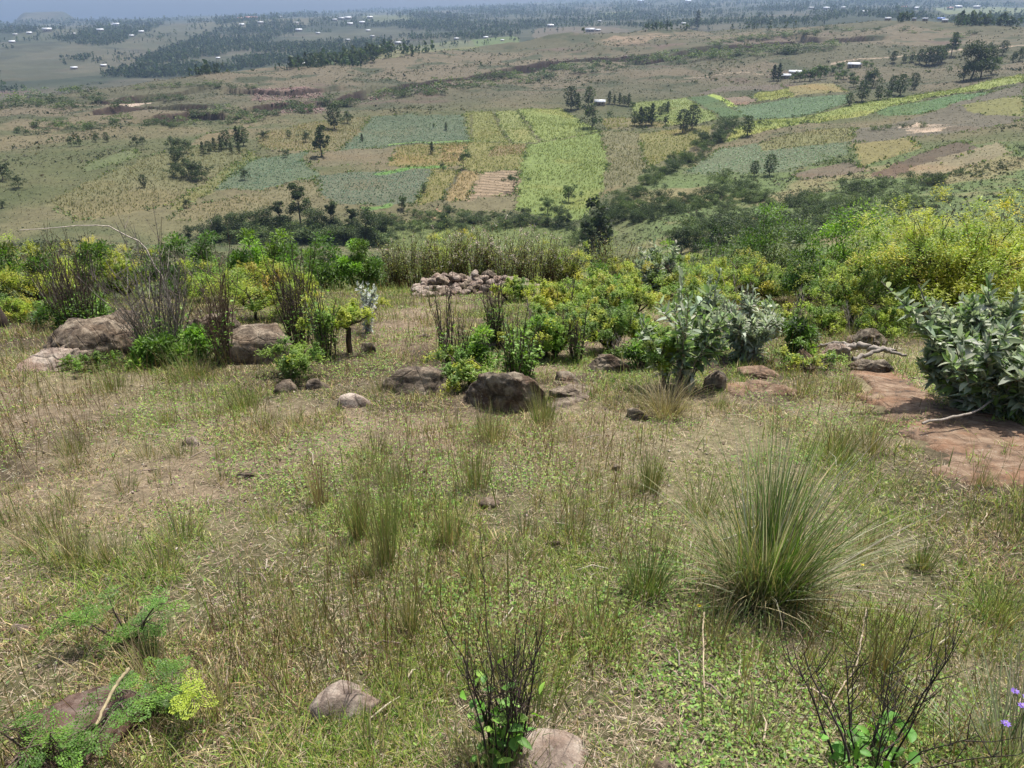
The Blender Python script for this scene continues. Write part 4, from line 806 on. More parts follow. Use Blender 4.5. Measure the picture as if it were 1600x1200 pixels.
# (x0, y0, x1, y1 photo box, depth factor, material, seed, cuts, rotation, tilt, label)
RK = [(88, 492, 232, 580, .9, 'B', 3, 8, .2, .05, 'big brown boulder with a pointed left end below the bare stems'), (355, 508, 470, 580, 1.0, 'B', 5, 3, .3, 0, 'smooth rounded brown boulder left of the tangled stems'),
 (285, 486, 370, 545, .8, 'B', 7, 5, 0, 0, 'brown boulder half hidden behind the bare stems between two bigger ones'), (35, 545, 130, 585, .8, 'P', 9, 5, .2, 0, 'low flat pale rock left of the big brown boulder'),
 (602, 574, 704, 628, .9, 'B', 11, 3, .1, 0, 'low domed brown rock left of the dark angular rock'), (528, 612, 584, 642, .9, 'P', 13, 3, 0, 0, 'small pale pinkish rock in the grass left of the domed rock'),
 (722, 582, 862, 660, .7, 'D', 15, 12, -.3, .2, 'dark angular rock with a sheer front face in mid meadow'), (852, 598, 918, 632, .8, 'B', 17, 5, 0, 0, 'low brown rock just right of the dark angular rock'),
 (862, 580, 908, 604, .8, 'D', 19, 5, 0, 0, 'small dark rock behind the low brown one'), (905, 552, 996, 590, .7, 'D', 21, 9, .1, 0, 'flat topped dark rock with an undercut edge beside the silver shrub'),
 (738, 526, 800, 550, .8, 'D', 23, 6, 0, 0, 'dark rock under the leggy shrub behind the dark angular rock'), (746, 774, 786, 798, .9, 'D', 25, 8, .3, 0, 'fist sized grey stone in the middle of the meadow'),
 (366, 737, 402, 752, .7, 'D', 27, 6, 0, 0, 'small dark flat stone in the grass on the left'), (24, 1092, 250, 1215, .9, 'E', 29, 6, .2, 0, 'large red brown rock under the feathery sprigs at bottom left'),
 (463, 1062, 602, 1145, .8, 'P', 31, 9, .5, .05, 'grey pink wedge shaped rock near the bottom edge'), (772, 1166, 930, 1230, .9, 'P', 33, 4, .1, 0, 'rounded grey rock cut by the bottom edge under the stems'),
 (1228, 546, 1274, 580, .9, 'R', 35, 9, .4, 0, 'reddish angular rock right of the small silver shrub'), (1152, 566, 1222, 596, .8, 'R', 37, 4, 0, 0, 'low reddish rock left of the angular reddish one'),
 (1092, 578, 1140, 616, .9, 'D', 39, 6, 0, 0, 'brown rock at the right foot of the tall silver shrub'), (1272, 538, 1332, 572, .6, 'P', 41, 8, -.1, 0, 'pale layered rock beside the grey dead logs'),
 (1316, 516, 1382, 546, .8, 'D', 43, 7, 0, 0, 'dark rock behind the grey dead logs'), (1356, 480, 1404, 504, .8, 'P', 45, 8, 0, 0, 'pale rock at the foot of the right thicket'), (1325, 556, 1400, 590, .8, 'D', 47, 7, 0, 0, 'dark slab lying between the logs and the red slab'),
 (1196, 602, 1254, 622, .8, 'R', 49, 4, 0, 0, 'low earthy red rock in the grass left of the red slab'), (976, 636, 1016, 662, .8, 'D', 51, 6, 0, 0, 'small rough rock left of the dry grass clump'),
 (428, 594, 466, 618, .8, 'B', 53, 5, 0, 0, 'left of two small rocks below the smooth rounded boulder'), (478, 592, 514, 614, .8, 'B', 55, 5, 0, 0, 'right of two small rocks below the smooth rounded boulder'),
 (562, 534, 592, 556, .8, 'D', 57, 6, 0, 0, 'small dark rock right of the little acacia trunk'), (286, 682, 316, 700, .9, 'P', 59, 5, 0, 0, 'pale whitish stone in the left meadow'), (700, 860, 716, 872, .9, 'P', 61, 5, 0, 0, 'tiny pale stone below the fist sized grey one'),
 (860, 845, 878, 860, .9, 'D', 63, 6, 0, 0, 'thumb sized dark stone in the green patch'), (955, 726, 970, 738, .9, 'D', 65, 6, 0, 0, 'tiny dark stone above the green patch'), (1178, 1138, 1200, 1152, .9, 'P', 67, 5, 0, 0, 'small pale stone near the bottom right shrub'),
 (18, 972, 48, 992, .9, 'P', 69, 5, 0, 0, 'pale stone half sunk at the left edge'), (500, 932, 524, 944, .6, 'P', 71, 8, .4, 0, 'whitish stone chip left of centre'), (648, 520, 676, 530, .8, 'B', 73, 5, 0, 0, 'flat brown stone in the path below the stone heap'), (1010, 1190, 1060, 1215, .8, 'B', 75, 5, 0, 0, 'brown stone peeping over the bottom edge')]
MR = {'B': M_ROCK_BROWN, 'D': M_ROCK_DARK, 'P': M_ROCK_PALE, 'R': M_ROCK_RED, 'E': M_ROCK_BURN}
for x0, y0, x1, y1, df, mt, seed, cuts, rz, tilt, lab in RK:
    B = at((x0 + x1) / 2, y1 - .18 * (y1 - y0)); w = scale(B, x1 - x0) / 2; el = math.atan2(CAMZ - B.z, math.hypot(B.x, B.y)); dp = w * df * .8
    hp = scale(B, y1 - y0); hz = max((hp - 2 * dp * math.sin(el) * .75) / math.cos(el), w * .28)
    big = w > .16
    hz = hz * {3: 1.4, 5: 1.15, 7: 1.3, 31: .8, 33: .6}.get(seed, 1.15); w = w * {3: 1.1, 5: 1.22, 7: 1.1, 11: 1.1, 15: 1.1}.get(seed, 1)
    me = rock_mesh('rock', seed, MR[mt], cuts + (0 if seed in (3, 5, 11) else 3), 5 if big else 3, .2 if cuts > 4 else .12)
    fw = Vector((B.x, B.y, 0)).normalized(); P = B + fw * dp * .7
    o = link('boulder' if big else 'stone', me, loc=(P.x, P.y, P.z - hz * .12), label=lab, cat='rock', sc=(w * 1.05, dp, hz * .98)); o.rotation_euler = (0, tilt, rz * .4 - math.atan2(B.x, B.y))

# heap of loose stones on the terrace edge, each stone on its own
SM = [rock_mesh('stone', 200 + i, [M_ROCK_PALE, M_ROCK_BROWN, M_ROCK_PALE][i % 3], 9, 3, .16) for i in range(7)]
rgs = np.random.default_rng(12); HC = at(748, 458); u1 = scale(HC, 1)
def heap(x0, x1, yb, n, hm, lab, grp):
    for i in range(n):
        t = rgs.uniform(0, 1); px = x0 + (x1 - x0) * t; B = at(px, yb - 6 * math.sin(t * 3.1)); prof = math.sin(min(max(t, .02), .98) * math.pi) ** .4
        back = rgs.uniform(0, .9); s = rgs.uniform(.035, .095); up = hm * prof * min(1, back / .45) * (1 if back < .6 else 1 - (back - .6)) * rgs.uniform(.2, 1)
        fw = Vector((B.x, B.y, 0)).normalized(); P = B + fw * back; z = float(H(np.array([P.x]), np.array([P.y]))[0]) + up + .02
        o = link('loose_stone', SM[rgs.integers(0, 7)], loc=(P.x, P.y, z), sc=(s * rgs.uniform(.9, 1.6), s, s * rgs.uniform(.5, .9)), label=lab, cat='rock', group=grp); o.rotation_euler = tuple(rgs.uniform(-.6, .6, 2)) + (rgs.uniform(0, 6.28),)
heap(648, 844, 466, 262, .31, 'pale loose stone in the long heap before the flowering hedge', 'stones of the long heap')
heap(880, 925, 442, 30, .22, 'loose stone of the small heap right of the long one', 'stones of the small heap')

# red rock slab
def slab(pp, lab, mat, up=.012, seed=5):
    W = np.array(wpoly(pp)); x0, y0 = W.min(0) - .15; x1, y1 = W.max(0) + .15; st = .02; X, Y = np.meshgrid(np.arange(x0, x1, st), np.arange(y0, y1, st), indexing='ij'); nx, ny = X.shape
    x = X.ravel(); y = Y.ravel(); xw = x + .5 * (fbm(x * 3, y * 3, seed, 5) - .5); yw = y + .5 * (fbm(x * 3, y * 3, seed + 1, 5) - .5)
    ins = inside(xw, yw, W); d, _ = seg_dist(xw, yw, [tuple(p) for p in W] + [tuple(W[0])]); sd_ = np.where(ins, d, -d)
    lay = np.floor(fbm(x * 1.6, y * 1.6, seed + 3, 3) * 7) / 7
    z = H(x, y) - .05 + (up + .05) * sstep(-.05, .03, sd_) + (up * .6) * lay * sstep(0, .1, sd_) + .012 * fbm(x * 9, y * 9, seed + 7, 4)
    keep = sd_ > -.07; i = np.arange(nx - 1)[:, None]; j = np.arange(ny - 1)[None]; F = np.stack([i * ny + j, (i + 1) * ny + j, (i + 1) * ny + j + 1, i * ny + j + 1], -1).reshape(-1, 4); F = F[keep[F].all(1)]
    us = np.unique(F); mp = np.full(nx * ny, -1); mp[us] = np.arange(len(us)); c = W.mean(0); cz = float(H(c[:1], c[1:])[0])
    g = Geo(); g.add(np.c_[x, y, z][us] - np.array([c[0], c[1], cz]), mp[F], (.3, .2, .15)); link('rock_slab', g.mesh('rock_slab', mat, True), loc=(c[0], c[1], cz), label=lab, cat='rock')
    return W
SLABS = [slab([(1326, 582), (1368, 574), (1402, 592), (1436, 614), (1490, 634), (1570, 655), (1650, 684), (1690, 780), (1610, 764), (1560, 756), (1490, 742), (1446, 710), (1404, 674), (1370, 645), (1345, 610)], 'broad orange red rock slab beside the large silver shrub', M_ROCK_RED)]
slab([(855, 600), (910, 602), (925, 622), (890, 634), (850, 628)], 'flat earthy rock plate right of the dark angular rock', M_ROCK_BROWN, .02, 25)
slab([(1120, 604), (1190, 600), (1215, 612), (1150, 622)], 'thin reddish plate in the grass by the tall silver shrub', M_ROCK_RED, .015, 35)

# ------------------------------------------------------------------ shrubs
STEM = np.array([.085, .065, .052]); GREYST = np.array([.26, .23, .20])
LG = [(.15, .27, .045), (.20, .34, .055), (.10, .19, .035)]; LD = [(.07, .14, .03), (.10, .18, .04), (.05, .10, .025)]
def shrub(name, label, cat, P, rz=0): r = link(name, None, loc=P, label=label, cat=cat, rz=rz); return r
def stems_paths(rg, n, h, rad, splay, K=6, wob=.03):
    a = rg.uniform(0, 6.283, n); rr = rad * rg.random(n) ** .5; t = np.linspace(0, 1, K)[None]; L = h * np.clip(rg.normal(.74, .2, n), .25, 1.08)[:, None] * (1 - .25 * (rr / max(rad, 1e-6))[:, None] ** 2); sp = splay * rg.uniform(.2, 1, n)[:, None]
    x = (np.cos(a) * rr)[:, None] + np.cos(a)[:, None] * sp * L * t ** 1.25; y = (np.sin(a) * rr)[:, None] + np.sin(a)[:, None] * sp * L * t ** 1.25; z = L * t - .03
    x = x + np.cumsum(rg.normal(0, wob, (n, K)), 1) * L * t; y = y + np.cumsum(rg.normal(0, wob, (n, K)), 1) * L * t
    return np.stack([x, y, z], -1), L[:, 0]
def along(Pth, i, t):
    K = Pth.shape[1]; f = t * (K - 1); k = np.minimum(f.astype(int), K - 2); f = (f - k)[:, None]; return Pth[i, k] * (1 - f) + Pth[i, k + 1] * f
def leggy(P, h, rad, seed, label, n=24, splay=.22, leaf_n=700, zlo=.02, zhi=.45, leaf=.05, lc=LG, stem=STEM, twigs=3, top=None, name='leggy_shrub', lw=.45, thick=1.0, flowers=0, grp=None):
    rg = np.random.default_rng(seed); r = shrub(name, label, 'shrub', P); g = Geo(); Pt, L = stems_paths(rg, n, h, rad, splay)
    rd = (rg.uniform(.004, .008, n)[:, None] * thick) * (1 - .75 * np.linspace(0, 1, 6))[None]; g.add(*tubes(Pt, rd, mix(rg, n, [stem, stem * 1.5, stem * .7]), 4))
    if twigs:
        m = n * twigs; i = rg.integers(0, n, m); b = along(Pt, i, rg.uniform(.35, .95, m)); d = nrm(np.c_[rg.normal(0, .5, (m, 2)), rg.uniform(.5, 1.2, m)]); l = h * rg.uniform(.06, .2, m)[:, None]
        q = np.stack([b, b + d * l * .5, b + d * l + np.array([0, 0, .02])], 1); g.add(*tubes(q, np.tile([.003, .0022, .001], (m, 1)) * thick, mix(rg, m, [stem, stem * 1.6]), 3))
    link('stem', g.mesh('stem', M_TWIG), r)
    if leaf_n:
        g = Geo(); m = leaf_n; i = rg.integers(0, n, m); t = zlo + (zhi - zlo) * rg.random(m) ** .9; b = along(Pt, i, t) + rg.normal(0, .025, (m, 3)) * np.array([1, 1, .6]) * (h / .9)
        b[:, 2] = np.maximum(b[:, 2], .01); d = np.c_[rg.normal(0, 1, (m, 2)), rg.uniform(.1, 1.1, m)]; g.add(*leaves(rg, b, d, leaf * rg.uniform(.6, 1.35, m), leaf * lw * rg.uniform(.7, 1.3, m), mix(rg, m, lc, None, .2), .25, .35, 4 if thick < 1 else 2))
        link('foliage', g.mesh('foliage', M_LEAF), r)
    if flowers:
        g = Geo(); i = rg.integers(0, n, flowers); b = along(Pt, i, rg.uniform(.93, 1, flowers)); 
        for q in range(7): g.add(*cards(rg, b + rg.normal(0, .016, (flowers, 3)), .022, .018, mix(rg, flowers, [(.52, .46, .36), (.60, .55, .46), (.40, .32, .24)]), .3))
        link('blossoms', g.mesh('blossoms', M_FLOW), r)
    if grp: r['group'] = grp
    return r
AY = [(.36, .40, .05), (.29, .37, .045), (.41, .40, .06), (.21, .30, .04)]; AG = [(.15, .25, .04), (.20, .29, .045), (.11, .19, .035)]; AS = [(.10, .21, .035), (.14, .26, .04), (.08, .16, .03)]
def acacia(P, w, h, seed, label, cols=AY, pads=40, per=170, trunk=.3, lf=.035, name='acacia_bush', wts=None, base=.25, tr=.02, cat='shrub'):
    """flat layered feathery crown on dark crooked limbs"""
    rg = np.random.default_rng(seed); r = shrub(name, label, cat, P); g = Geo(); K = 6
    n = max(4, pads // 6); a = rg.uniform(0, 6.28, n); t = np.linspace(0, 1, K)[None]; tips = np.c_[np.cos(a) * w * .45 * rg.uniform(.3, 1, n), np.sin(a) * w * .45 * rg.uniform(.3, 1, n), h * rg.uniform(.5, .8, n)]
    fork = np.array([0, 0, h * trunk]); tk = np.stack([np.linspace(0, 1, K)[:, None] * fork + rg.normal(0, .012, (K, 3)) * np.linspace(0, 1, K)[:, None]], 0); tk[0, 0, 2] = -.05
    g.add(*tubes(tk, np.linspace(tr, tr * .8, K)[None], STEM * .6, 7)); f2 = tk[0, -1]
    lim = f2 + (tips - f2)[:, None] * np.stack([t[0] ** .8, t[0] ** .8, t[0] ** 1.2], -1) + rg.normal(0, .02, (n, K, 3)) * w * t[..., None]; lim[:, 0] = f2
    g.add(*tubes(lim, (tr * .7 * (1 - .8 * t)) * np.ones((n, 1)), mix(rg, n, [STEM * .7, STEM]), 5))
    # pads
    pi = rg.integers(0, n, pads); pt = rg.uniform(.35, 1, pads); c = along(lim, pi, pt) + np.c_[rg.normal(0, .16 * w, (pads, 2)), rg.normal(0, .07 * h, pads)]; c[:, 2] = np.clip(c[:, 2] + .12 * h * rg.random(pads), base * h, h * (1 - .3 * (np.hypot(c[:, 0], c[:, 1]) / w) ** 2))
    src = along(lim, pi, np.maximum(pt - .2, 0)); q = np.stack([src, (src + c) / 2 + rg.normal(0, .02, (pads, 3)), c], 1); g.add(*tubes(q, np.tile([.006, .004, .002], (pads, 1)), STEM, 3)); link('branch', g.mesh('branch', M_TWIG), r)
    g = Geo(); m = pads * per; i = np.repeat(np.arange(pads), per); s = (rg.uniform(.05, .20, pads) * max(w, .7))[i]; an = rg.uniform(0, 6.28, m); an = an + .5 * np.sin(3 * an + i); rr = rg.random(m) ** .62 * (.75 + .45 * np.sin(2 * an + i * 1.7))
    Q = c[i] + np.c_[np.cos(an) * rr * s, np.sin(an) * rr * s, rg.normal(0, .017, m) * (.6 + w) - rr * rr * s * .3]
    pc = mix(rg, pads, cols, wts, .14)[i] * (1 + rg.normal(0, .13, (m, 1))); g.add(*cards(rg, Q, lf * rg.uniform(.6, 1.3, m), lf * .26 * rg.uniform(.7, 1.3, m), np.clip(pc, .01, .6), .65)); link('foliage', g.mesh('foliage', M_LEAF), r); return r
SV = [(.31, .36, .26), (.40, .44, .34), (.21, .26, .17), (.48, .51, .42)]; SVG = SV + [(.16, .25, .08), (.22, .32, .10)]
def silver(P, w, h, seed, label, n=26, per=42, leaf=.11, cols=SVG, wts=None, splay=.5, lw=.3):
    rg = np.random.default_rng(seed); r = shrub('silver_leaved_shrub', label, 'shrub', P); g = Geo(); Pt, L = stems_paths(rg, n, h, w * .12, w / h * .5, 6, .02)
    g.add(*tubes(Pt, (rg.uniform(.006, .011, n))[:, None] * (1 - .6 * np.linspace(0, 1, 6))[None], mix(rg, n, [GREYST, GREYST * .7, STEM * 1.6]), 5)); br = n * 3; i = rg.integers(0, n, br); b = along(Pt, i, rg.uniform(.3, .85, br))
    out = nrm(b * np.array([1, 1, 0]) + rg.normal(0, .08, (br, 3)) + np.array([0, 0, rg.uniform(.05, .2)])); ln = h * rg.uniform(.1, .26, br)[:, None]; Q = np.stack([b, b + out * ln * .5 + np.array([0, 0, .02]), b + out * ln + np.array([0, 0, .08 * h])], 1)
    g.add(*tubes(Q, np.tile([.006, .005, .003], (br, 1)), GREYST * .8, 4)); link('stem', g.mesh('stem', M_TWIG), r)
    g = Geo()
    for paths, cnt in ((Pt, per), (Q, int(per * .6))):
        N_ = len(paths); m = N_ * cnt; i = np.repeat(np.arange(N_), cnt); t = .12 + .88 * rg.random(m) ** .7 if paths is Pt else .2 + .8 * rg.random(m) ** .7; b = along(paths, i, t); an = rg.uniform(0, 6.28, m); e = .15 + 1.3 * t ** 2 + rg.normal(0, .2, m)
        d = np.c_[np.cos(an) * np.cos(e * .8), np.sin(an) * np.cos(e * .8), np.sin(e * .8)]; sz = leaf * rg.uniform(.55, 1.25, m) * (1.15 - .45 * t); cl = mix(rg, m, cols, wts, .12); g.add(*leaves(rg, b, d, sz, sz * lw * rg.uniform(.65, 1.3, m), cl, rg.uniform(-.15, .65, (m, 1)), .4, 4))
    link('foliage', g.mesh('foliage', M_SILV), r); return r
GR = [(.16, .20, .06), (.20, .23, .08), (.10, .15, .045), (.30, .26, .13)]; STRAW = [(.36, .30, .17), (.42, .36, .22), (.28, .22, .13)]; GGREY = [(.20, .24, .13), (.27, .29, .19), (.13, .18, .07), (.38, .36, .26)]
def tussock_geo(g, rg, n, rad, L, lean, dth, W, cols, wts=None, off=(0, 0, 0), S=4):
    a = rg.uniform(0, 6.283, n); rr = rad * rg.random(n) ** .6; P = np.c_[np.cos(a) * rr, np.sin(a) * rr, np.full(n, -.01)] + np.array(off); hd = a + rg.normal(0, .45, n)
    g.add(*blades(rg, P, hd, L * rg.uniform(.45, 1.08, n), lean * (.15 + rr / rad) * rg.uniform(.3, 1.2, n), dth * rg.uniform(0, 1.3, n), W * rg.uniform(.6, 1.3, n), mix(rg, n, cols, wts, .15), S))
def tussock(P, h, rad, seed, label, n=260, lean=.45, dth=.6, W=.0034, cols=GR, wts=None, stalks=10, sc_=STRAW, grp=None, name='grass_tussock'):
    n = int(n * .7); rg = np.random.default_rng(seed); g = Geo(); tussock_geo(g, rg, n // 3, rad * 1.2, h * .5, lean * 1.8, dth * 2, W * .9, list(cols) + STRAW); tussock_geo(g, rg, n, rad, h, lean, dth, W, cols, wts)
    if stalks: tussock_geo(g, rg, stalks, rad * .8, h * 1.25, lean * .7, .25, W * .7, sc_, None, S=3)
    return link(name, g.mesh(name, M_GRAS), loc=P, label=label, cat='grass tussock', group=grp)
def hpx(P, n): # real height of an upright thing n photo pixels tall at P
    el = math.atan2(CAMZ - P.z, math.hypot(P.x, P.y)); return scale(P, n) / math.cos(el) * .97

def base_top(px, py, hp, rmax=13.2):
    """ground point of a plant (kept on the terrace) and its real height up to the sight line of its top"""
    P = at(px, py)
    if math.hypot(P.x, P.y) > rmax:
        dx, dy, _ = ray(px, py); rr = math.hypot(dx, dy); r_ = rmax - .9 * ((px * 7919) % 17) / 17; x, y = r_ * dx / rr, r_ * dy / rr; P = Vector((x, y, float(H(np.array([x]), np.array([y]))[0])))
    dx, dy, dz = ray(px, py - hp); return P, max(math.hypot(P.x, P.y) * dz / math.hypot(dx, dy) + CAMZ - P.z, .05)
# shrubs of the left: bare stems in front of the boulders and behind
def LS(px, py, hp, wp, seed, label, **k):
    P, h = base_top(px, py, hp); k['n'] = int(k['n'] * 1.5); return leggy(P, h * (1.12 if seed < 112 else 1.05), scale(P, wp) * .24, seed, label, **k)
LS(128, 512, 152, 130, 101, 'tall bundle of bare dark stems behind the big brown boulder', n=64, splay=.3, leaf_n=2600, zhi=.38, leaf=.055, lc=LG + LD, twigs=4)
LS(258, 560, 200, 110, 102, 'tangle of grey bare branches between the two brown boulders', n=46, splay=.42, leaf_n=1900, zhi=.33, leaf=.055, stem=GREYST * .62, twigs=8, lc=LG)
LS(352, 568, 170, 50, 103, 'narrow sheaf of upright dark stems left of the smooth rounded boulder', n=26, splay=.22, leaf_n=160, zhi=.6, leaf=.05, twigs=4, stem=np.array([.12, .085, .06]))
LS(470, 540, 165, 60, 104, 'thin bare stems standing over the right end of the rounded boulder', n=32, splay=.18, leaf_n=200, zhi=.6, twigs=4)
LS(512, 560, 130, 60, 105, 'leafy stemmed shrub with small leaves left of the little acacia', n=22, splay=.2, leaf_n=900, zhi=.75, leaf=.045, lc=LD + LG)
LS(708, 590, 100, 60, 106, 'leafy shrub with dark twigs behind the domed rock', n=18, splay=.25, leaf_n=620, zhi=.7, leaf=.05)
LS(700, 560, 140, 50, 107, 'pair of wispy tall stems behind the domed rock', n=9, splay=.15, leaf_n=60, zhi=.5, twigs=5)
LS(812, 592, 105, 80, 108, 'leafy shrub with dark stems directly behind the dark angular rock', n=26, splay=.24, leaf_n=900, zhi=.72, leaf=.055)
LS(775, 540, 130, 44, 109, 'dark stemmed shrub standing above the hidden dark rock', n=24, splay=.16, leaf_n=500, zhi=.55, leaf=.05, lc=LG + LD)
LS(902, 566, 90, 36, 110, 'thin stemmed shrub behind the flat topped dark rock', n=13, splay=.18, leaf_n=200, zhi=.6, leaf=.045)
LS(880, 540, 120, 30, 111, 'lone wispy stems between the yellow bushes and the flat rock', n=6, splay=.15, leaf_n=60, zhi=.5)
LS(786, 1184, 270, 110, 112, 'black bare stems with a few bright leaves rising at the bottom centre', n=20, splay=.22, leaf_n=120, zlo=.12, zhi=.6, leaf=.042, lc=[(.16, .32, .05), (.22, .38, .07), (.10, .22, .04)], thick=.52, twigs=7, lw=.55, stem=np.array([.06, .045, .04]))
LS(1352, 1200, 300, 170, 113, 'dead black twiggy shrub with a few green leaves at bottom right', n=12, splay=.62, leaf_n=60, zlo=.05, zhi=.4, leaf=.045, lc=[(.14, .32, .05), (.10, .24, .04)], thick=.56, twigs=9, lw=.55, stem=np.array([.05, .04, .038]))
# green leafy mass under and between the stems
def leafy(px, py, wp, hp, seed, label, lc=LG, leaf=.05, n=1500, name='leafy_bush'):
    """rounded irregular bush: leaf clumps carried on many thin stems"""
    P, h = base_top(px, py, hp); w = scale(P, wp); rg = np.random.default_rng(seed); r = shrub(name, label, 'shrub', P); m = int(12 + w * 9)
    a = rg.uniform(0, 6.28, m); q = rg.random(m) ** .5; cx = np.cos(a) * q * w * .5; cy = np.sin(a) * q * w * .4; cz = h * rg.uniform(.25, 1, m) * (1 - .45 * q ** 2); cz[0] = h * .93; cx[0] *= .3; cy[0] *= .3
    T = np.c_[cx, cy, cz]; t = np.linspace(0, 1, 5)[None, :, None]; B = T[:, None] * np.concatenate([t ** .8 * .75 + .25 * t, t ** .8 * .75 + .25 * t, t], 2); B[:, 0] = np.c_[cx * .25, cy * .25, np.full(m, -.03)]; B = B + rg.normal(0, .012, B.shape); g = Geo()
    k = m * 3; tw = rg.integers(0, m, k); b0 = along(B, tw, rg.uniform(.4, .95, k)); d = rg.normal(0, 1, (k, 3)) * [.12, .12, .08] * h + [0, 0, .16 * h]; g.add(*tubes(B, .008 * (1 - .75 * t[..., 0]) * np.ones((m, 1)), mix(rg, m, [STEM, STEM * 1.7]), 4)); Q = np.stack([b0, b0 + d * .5, b0 + d], 1); g.add(*tubes(Q, np.tile([.003, .0022, .001], (k, 1)), STEM * 1.3, 3)); link('stem', g.mesh('stem', M_TWIG), r)
    g = Geo(); N = int(n * 1.7); i = rg.integers(0, m, N); rad = rg.uniform(.10, .20, m)[i] * max(h, .5); v = nrm(rg.normal(0, 1, (N, 3))) * (rg.random(N) ** .45)[:, None]; c = T[i] + v * rad[:, None] * [1, 1, .75] - [0, 0, .05 * h]; c[:, 2] = np.clip(c[:, 2], .01, h * 1.02)
    cl = mix(rg, m, lc, None, .15)[i] * rg.uniform(.75, 1.25, (N, 1)); g.add(*leaves(rg, c, v + [0, 0, .45] + rg.normal(0, .3, (N, 3)), leaf * rg.uniform(.5, 1.4, N), leaf * .42 * rg.uniform(.7, 1.3, N), cl)); link('foliage', g.mesh('foliage', M_LEAF), r); return r
leafy(250, 572, 90, 46, 120, 'fresh green leafy growth at the foot of the grey branches', LG, .05, 1300)
leafy(320, 562, 60, 50, 121, 'fresh green leafy growth right of the grey branches', LG, .05, 900)
leafy(120, 508, 130, 50, 122, 'dark green leafy growth under the tall bare bundle', LD + LG, .05, 1500)
leafy(1240, 556, 60, 60, 123, 'glossy green bush right of the small silver shrub', LD + LG, .06, 900)
leafy(1500, 440, 90, 100, 124, 'bright green leafy bush in the right thicket', LG, .07, 2400)
leafy(1180, 430, 100, 120, 125, 'grey green twiggy bush at the heart of the right thicket', LD + [(.14, .18, .07)], .055, 2400)
leafy(1290, 430, 80, 110, 126, 'tall green bush behind the right thicket', LG, .06, 1800)
leafy(1250, 480, 60, 110, 127, 'dark leafy bush behind the small silver shrub', LD, .055, 1500)
leafy(1340, 400, 90, 90, 128, 'light green bush under the yellow acacia', LG, .06, 1800)
leafy(1210, 420, 120, 110, 129, 'soft green bush left of the yellow acacia', [(.10, .16, .05), (.14, .2, .07)], .05, 2600)
leafy(1120, 420, 90, 70, 130, 'dark green bush behind the silver shrubs', LD, .05, 1600)
leafy(1040, 430, 60, 60, 131, 'low green bush behind the tall silver shrub', LG, .05, 1000)
leafy(975, 520, 60, 50, 132, 'dark twiggy bush in the yellow thicket', LD + LG, .045, 900)
leafy(1590, 470, 90, 120, 133, 'dark green bush at the right edge behind the silver shrub', LD + LG, .06, 2000)
leafy(752, 575, 70, 62, 134, 'fresh green bush between the two leafy stemmed shrubs', LG, .045, 1100)
leafy(845, 560, 70, 60, 135, 'fresh green bush right of the leafy stemmed shrub', LG, .045, 1100)
leafy(1000, 575, 50, 50, 136, 'small green bush at the left foot of the tall silver shrub', LG + LD, .045, 800)
leafy(935, 470, 70, 60, 137, 'dark olive bush below the separate stemmed bush', LD + LG, .045, 1100)
# green band behind the left stems
for i, (x, y, w, h, lc, lab) in enumerate([(40, 452, 110, 80, LD + [(.16, .18, .07)], 'dull green weedy bush at the far left edge'), (160, 455, 110, 84, LD + LG, 'dull green bush behind the tall bare bundle'), (275, 455, 90, 90, LD, 'dark bush behind the grey branches'),
    (345, 450, 80, 92, LG + LD, 'leafy green bush, first from the left in the green band'), (400, 448, 80, 96, LG, 'bright leafy bush, second in the green band'), (455, 446, 80, 90, LG, 'bright leafy bush, third in the green band'), (510, 444, 80, 84, LG + LD, 'leafy bush, fourth in the green band'), (560, 446, 70, 74, LD + LG, 'leafy bush, last in the green band before the stem hedge')]):
    leafy(x, y, w, h, 140 + i, lab, lc, .06, 2600)
# dense stem hedge with cream flower heads on the terrace edge
for i, (x, y, w, h, fl, lab) in enumerate([(600, 468, 64, 70, 20, 'reddish stemmed shrub at the left end of the flowering hedge'), (645, 452, 60, 76, 40, 'second shrub from the left in the flowering hedge'), (692, 440, 62, 74, 70, 'third shrub from the left in the flowering hedge'), (738, 436, 64, 82, 110, 'middle shrub of the flowering hedge behind the stone heap'),
    (788, 436, 64, 84, 130, 'most flowery shrub of the hedge behind the stone heap'), (836, 436, 62, 74, 70, 'shrub right of the most flowery one in the hedge'), (878, 436, 50, 56, 20, 'shrub at the right end of the flowering hedge'), (962, 432, 66, 62, 5, 'separate stemmed bush right of the flowering hedge')]):
    P, hh = base_top(x, min(y, 436), h - max(0, y - 436) * .5, 14.0)
    leggy(P, hh * 1.1, scale(P, w) * .46, 160 + i, lab, n=120, splay=.3, leaf_n=3300, zlo=.42, zhi=1.0, leaf=.04, lc=[(.09, .125, .03), (.14, .175, .035), (.23, .25, .045), (.055, .08, .02)], stem=np.array([.085, .045, .032]), twigs=2, name='hedge_shrub', flowers=fl)
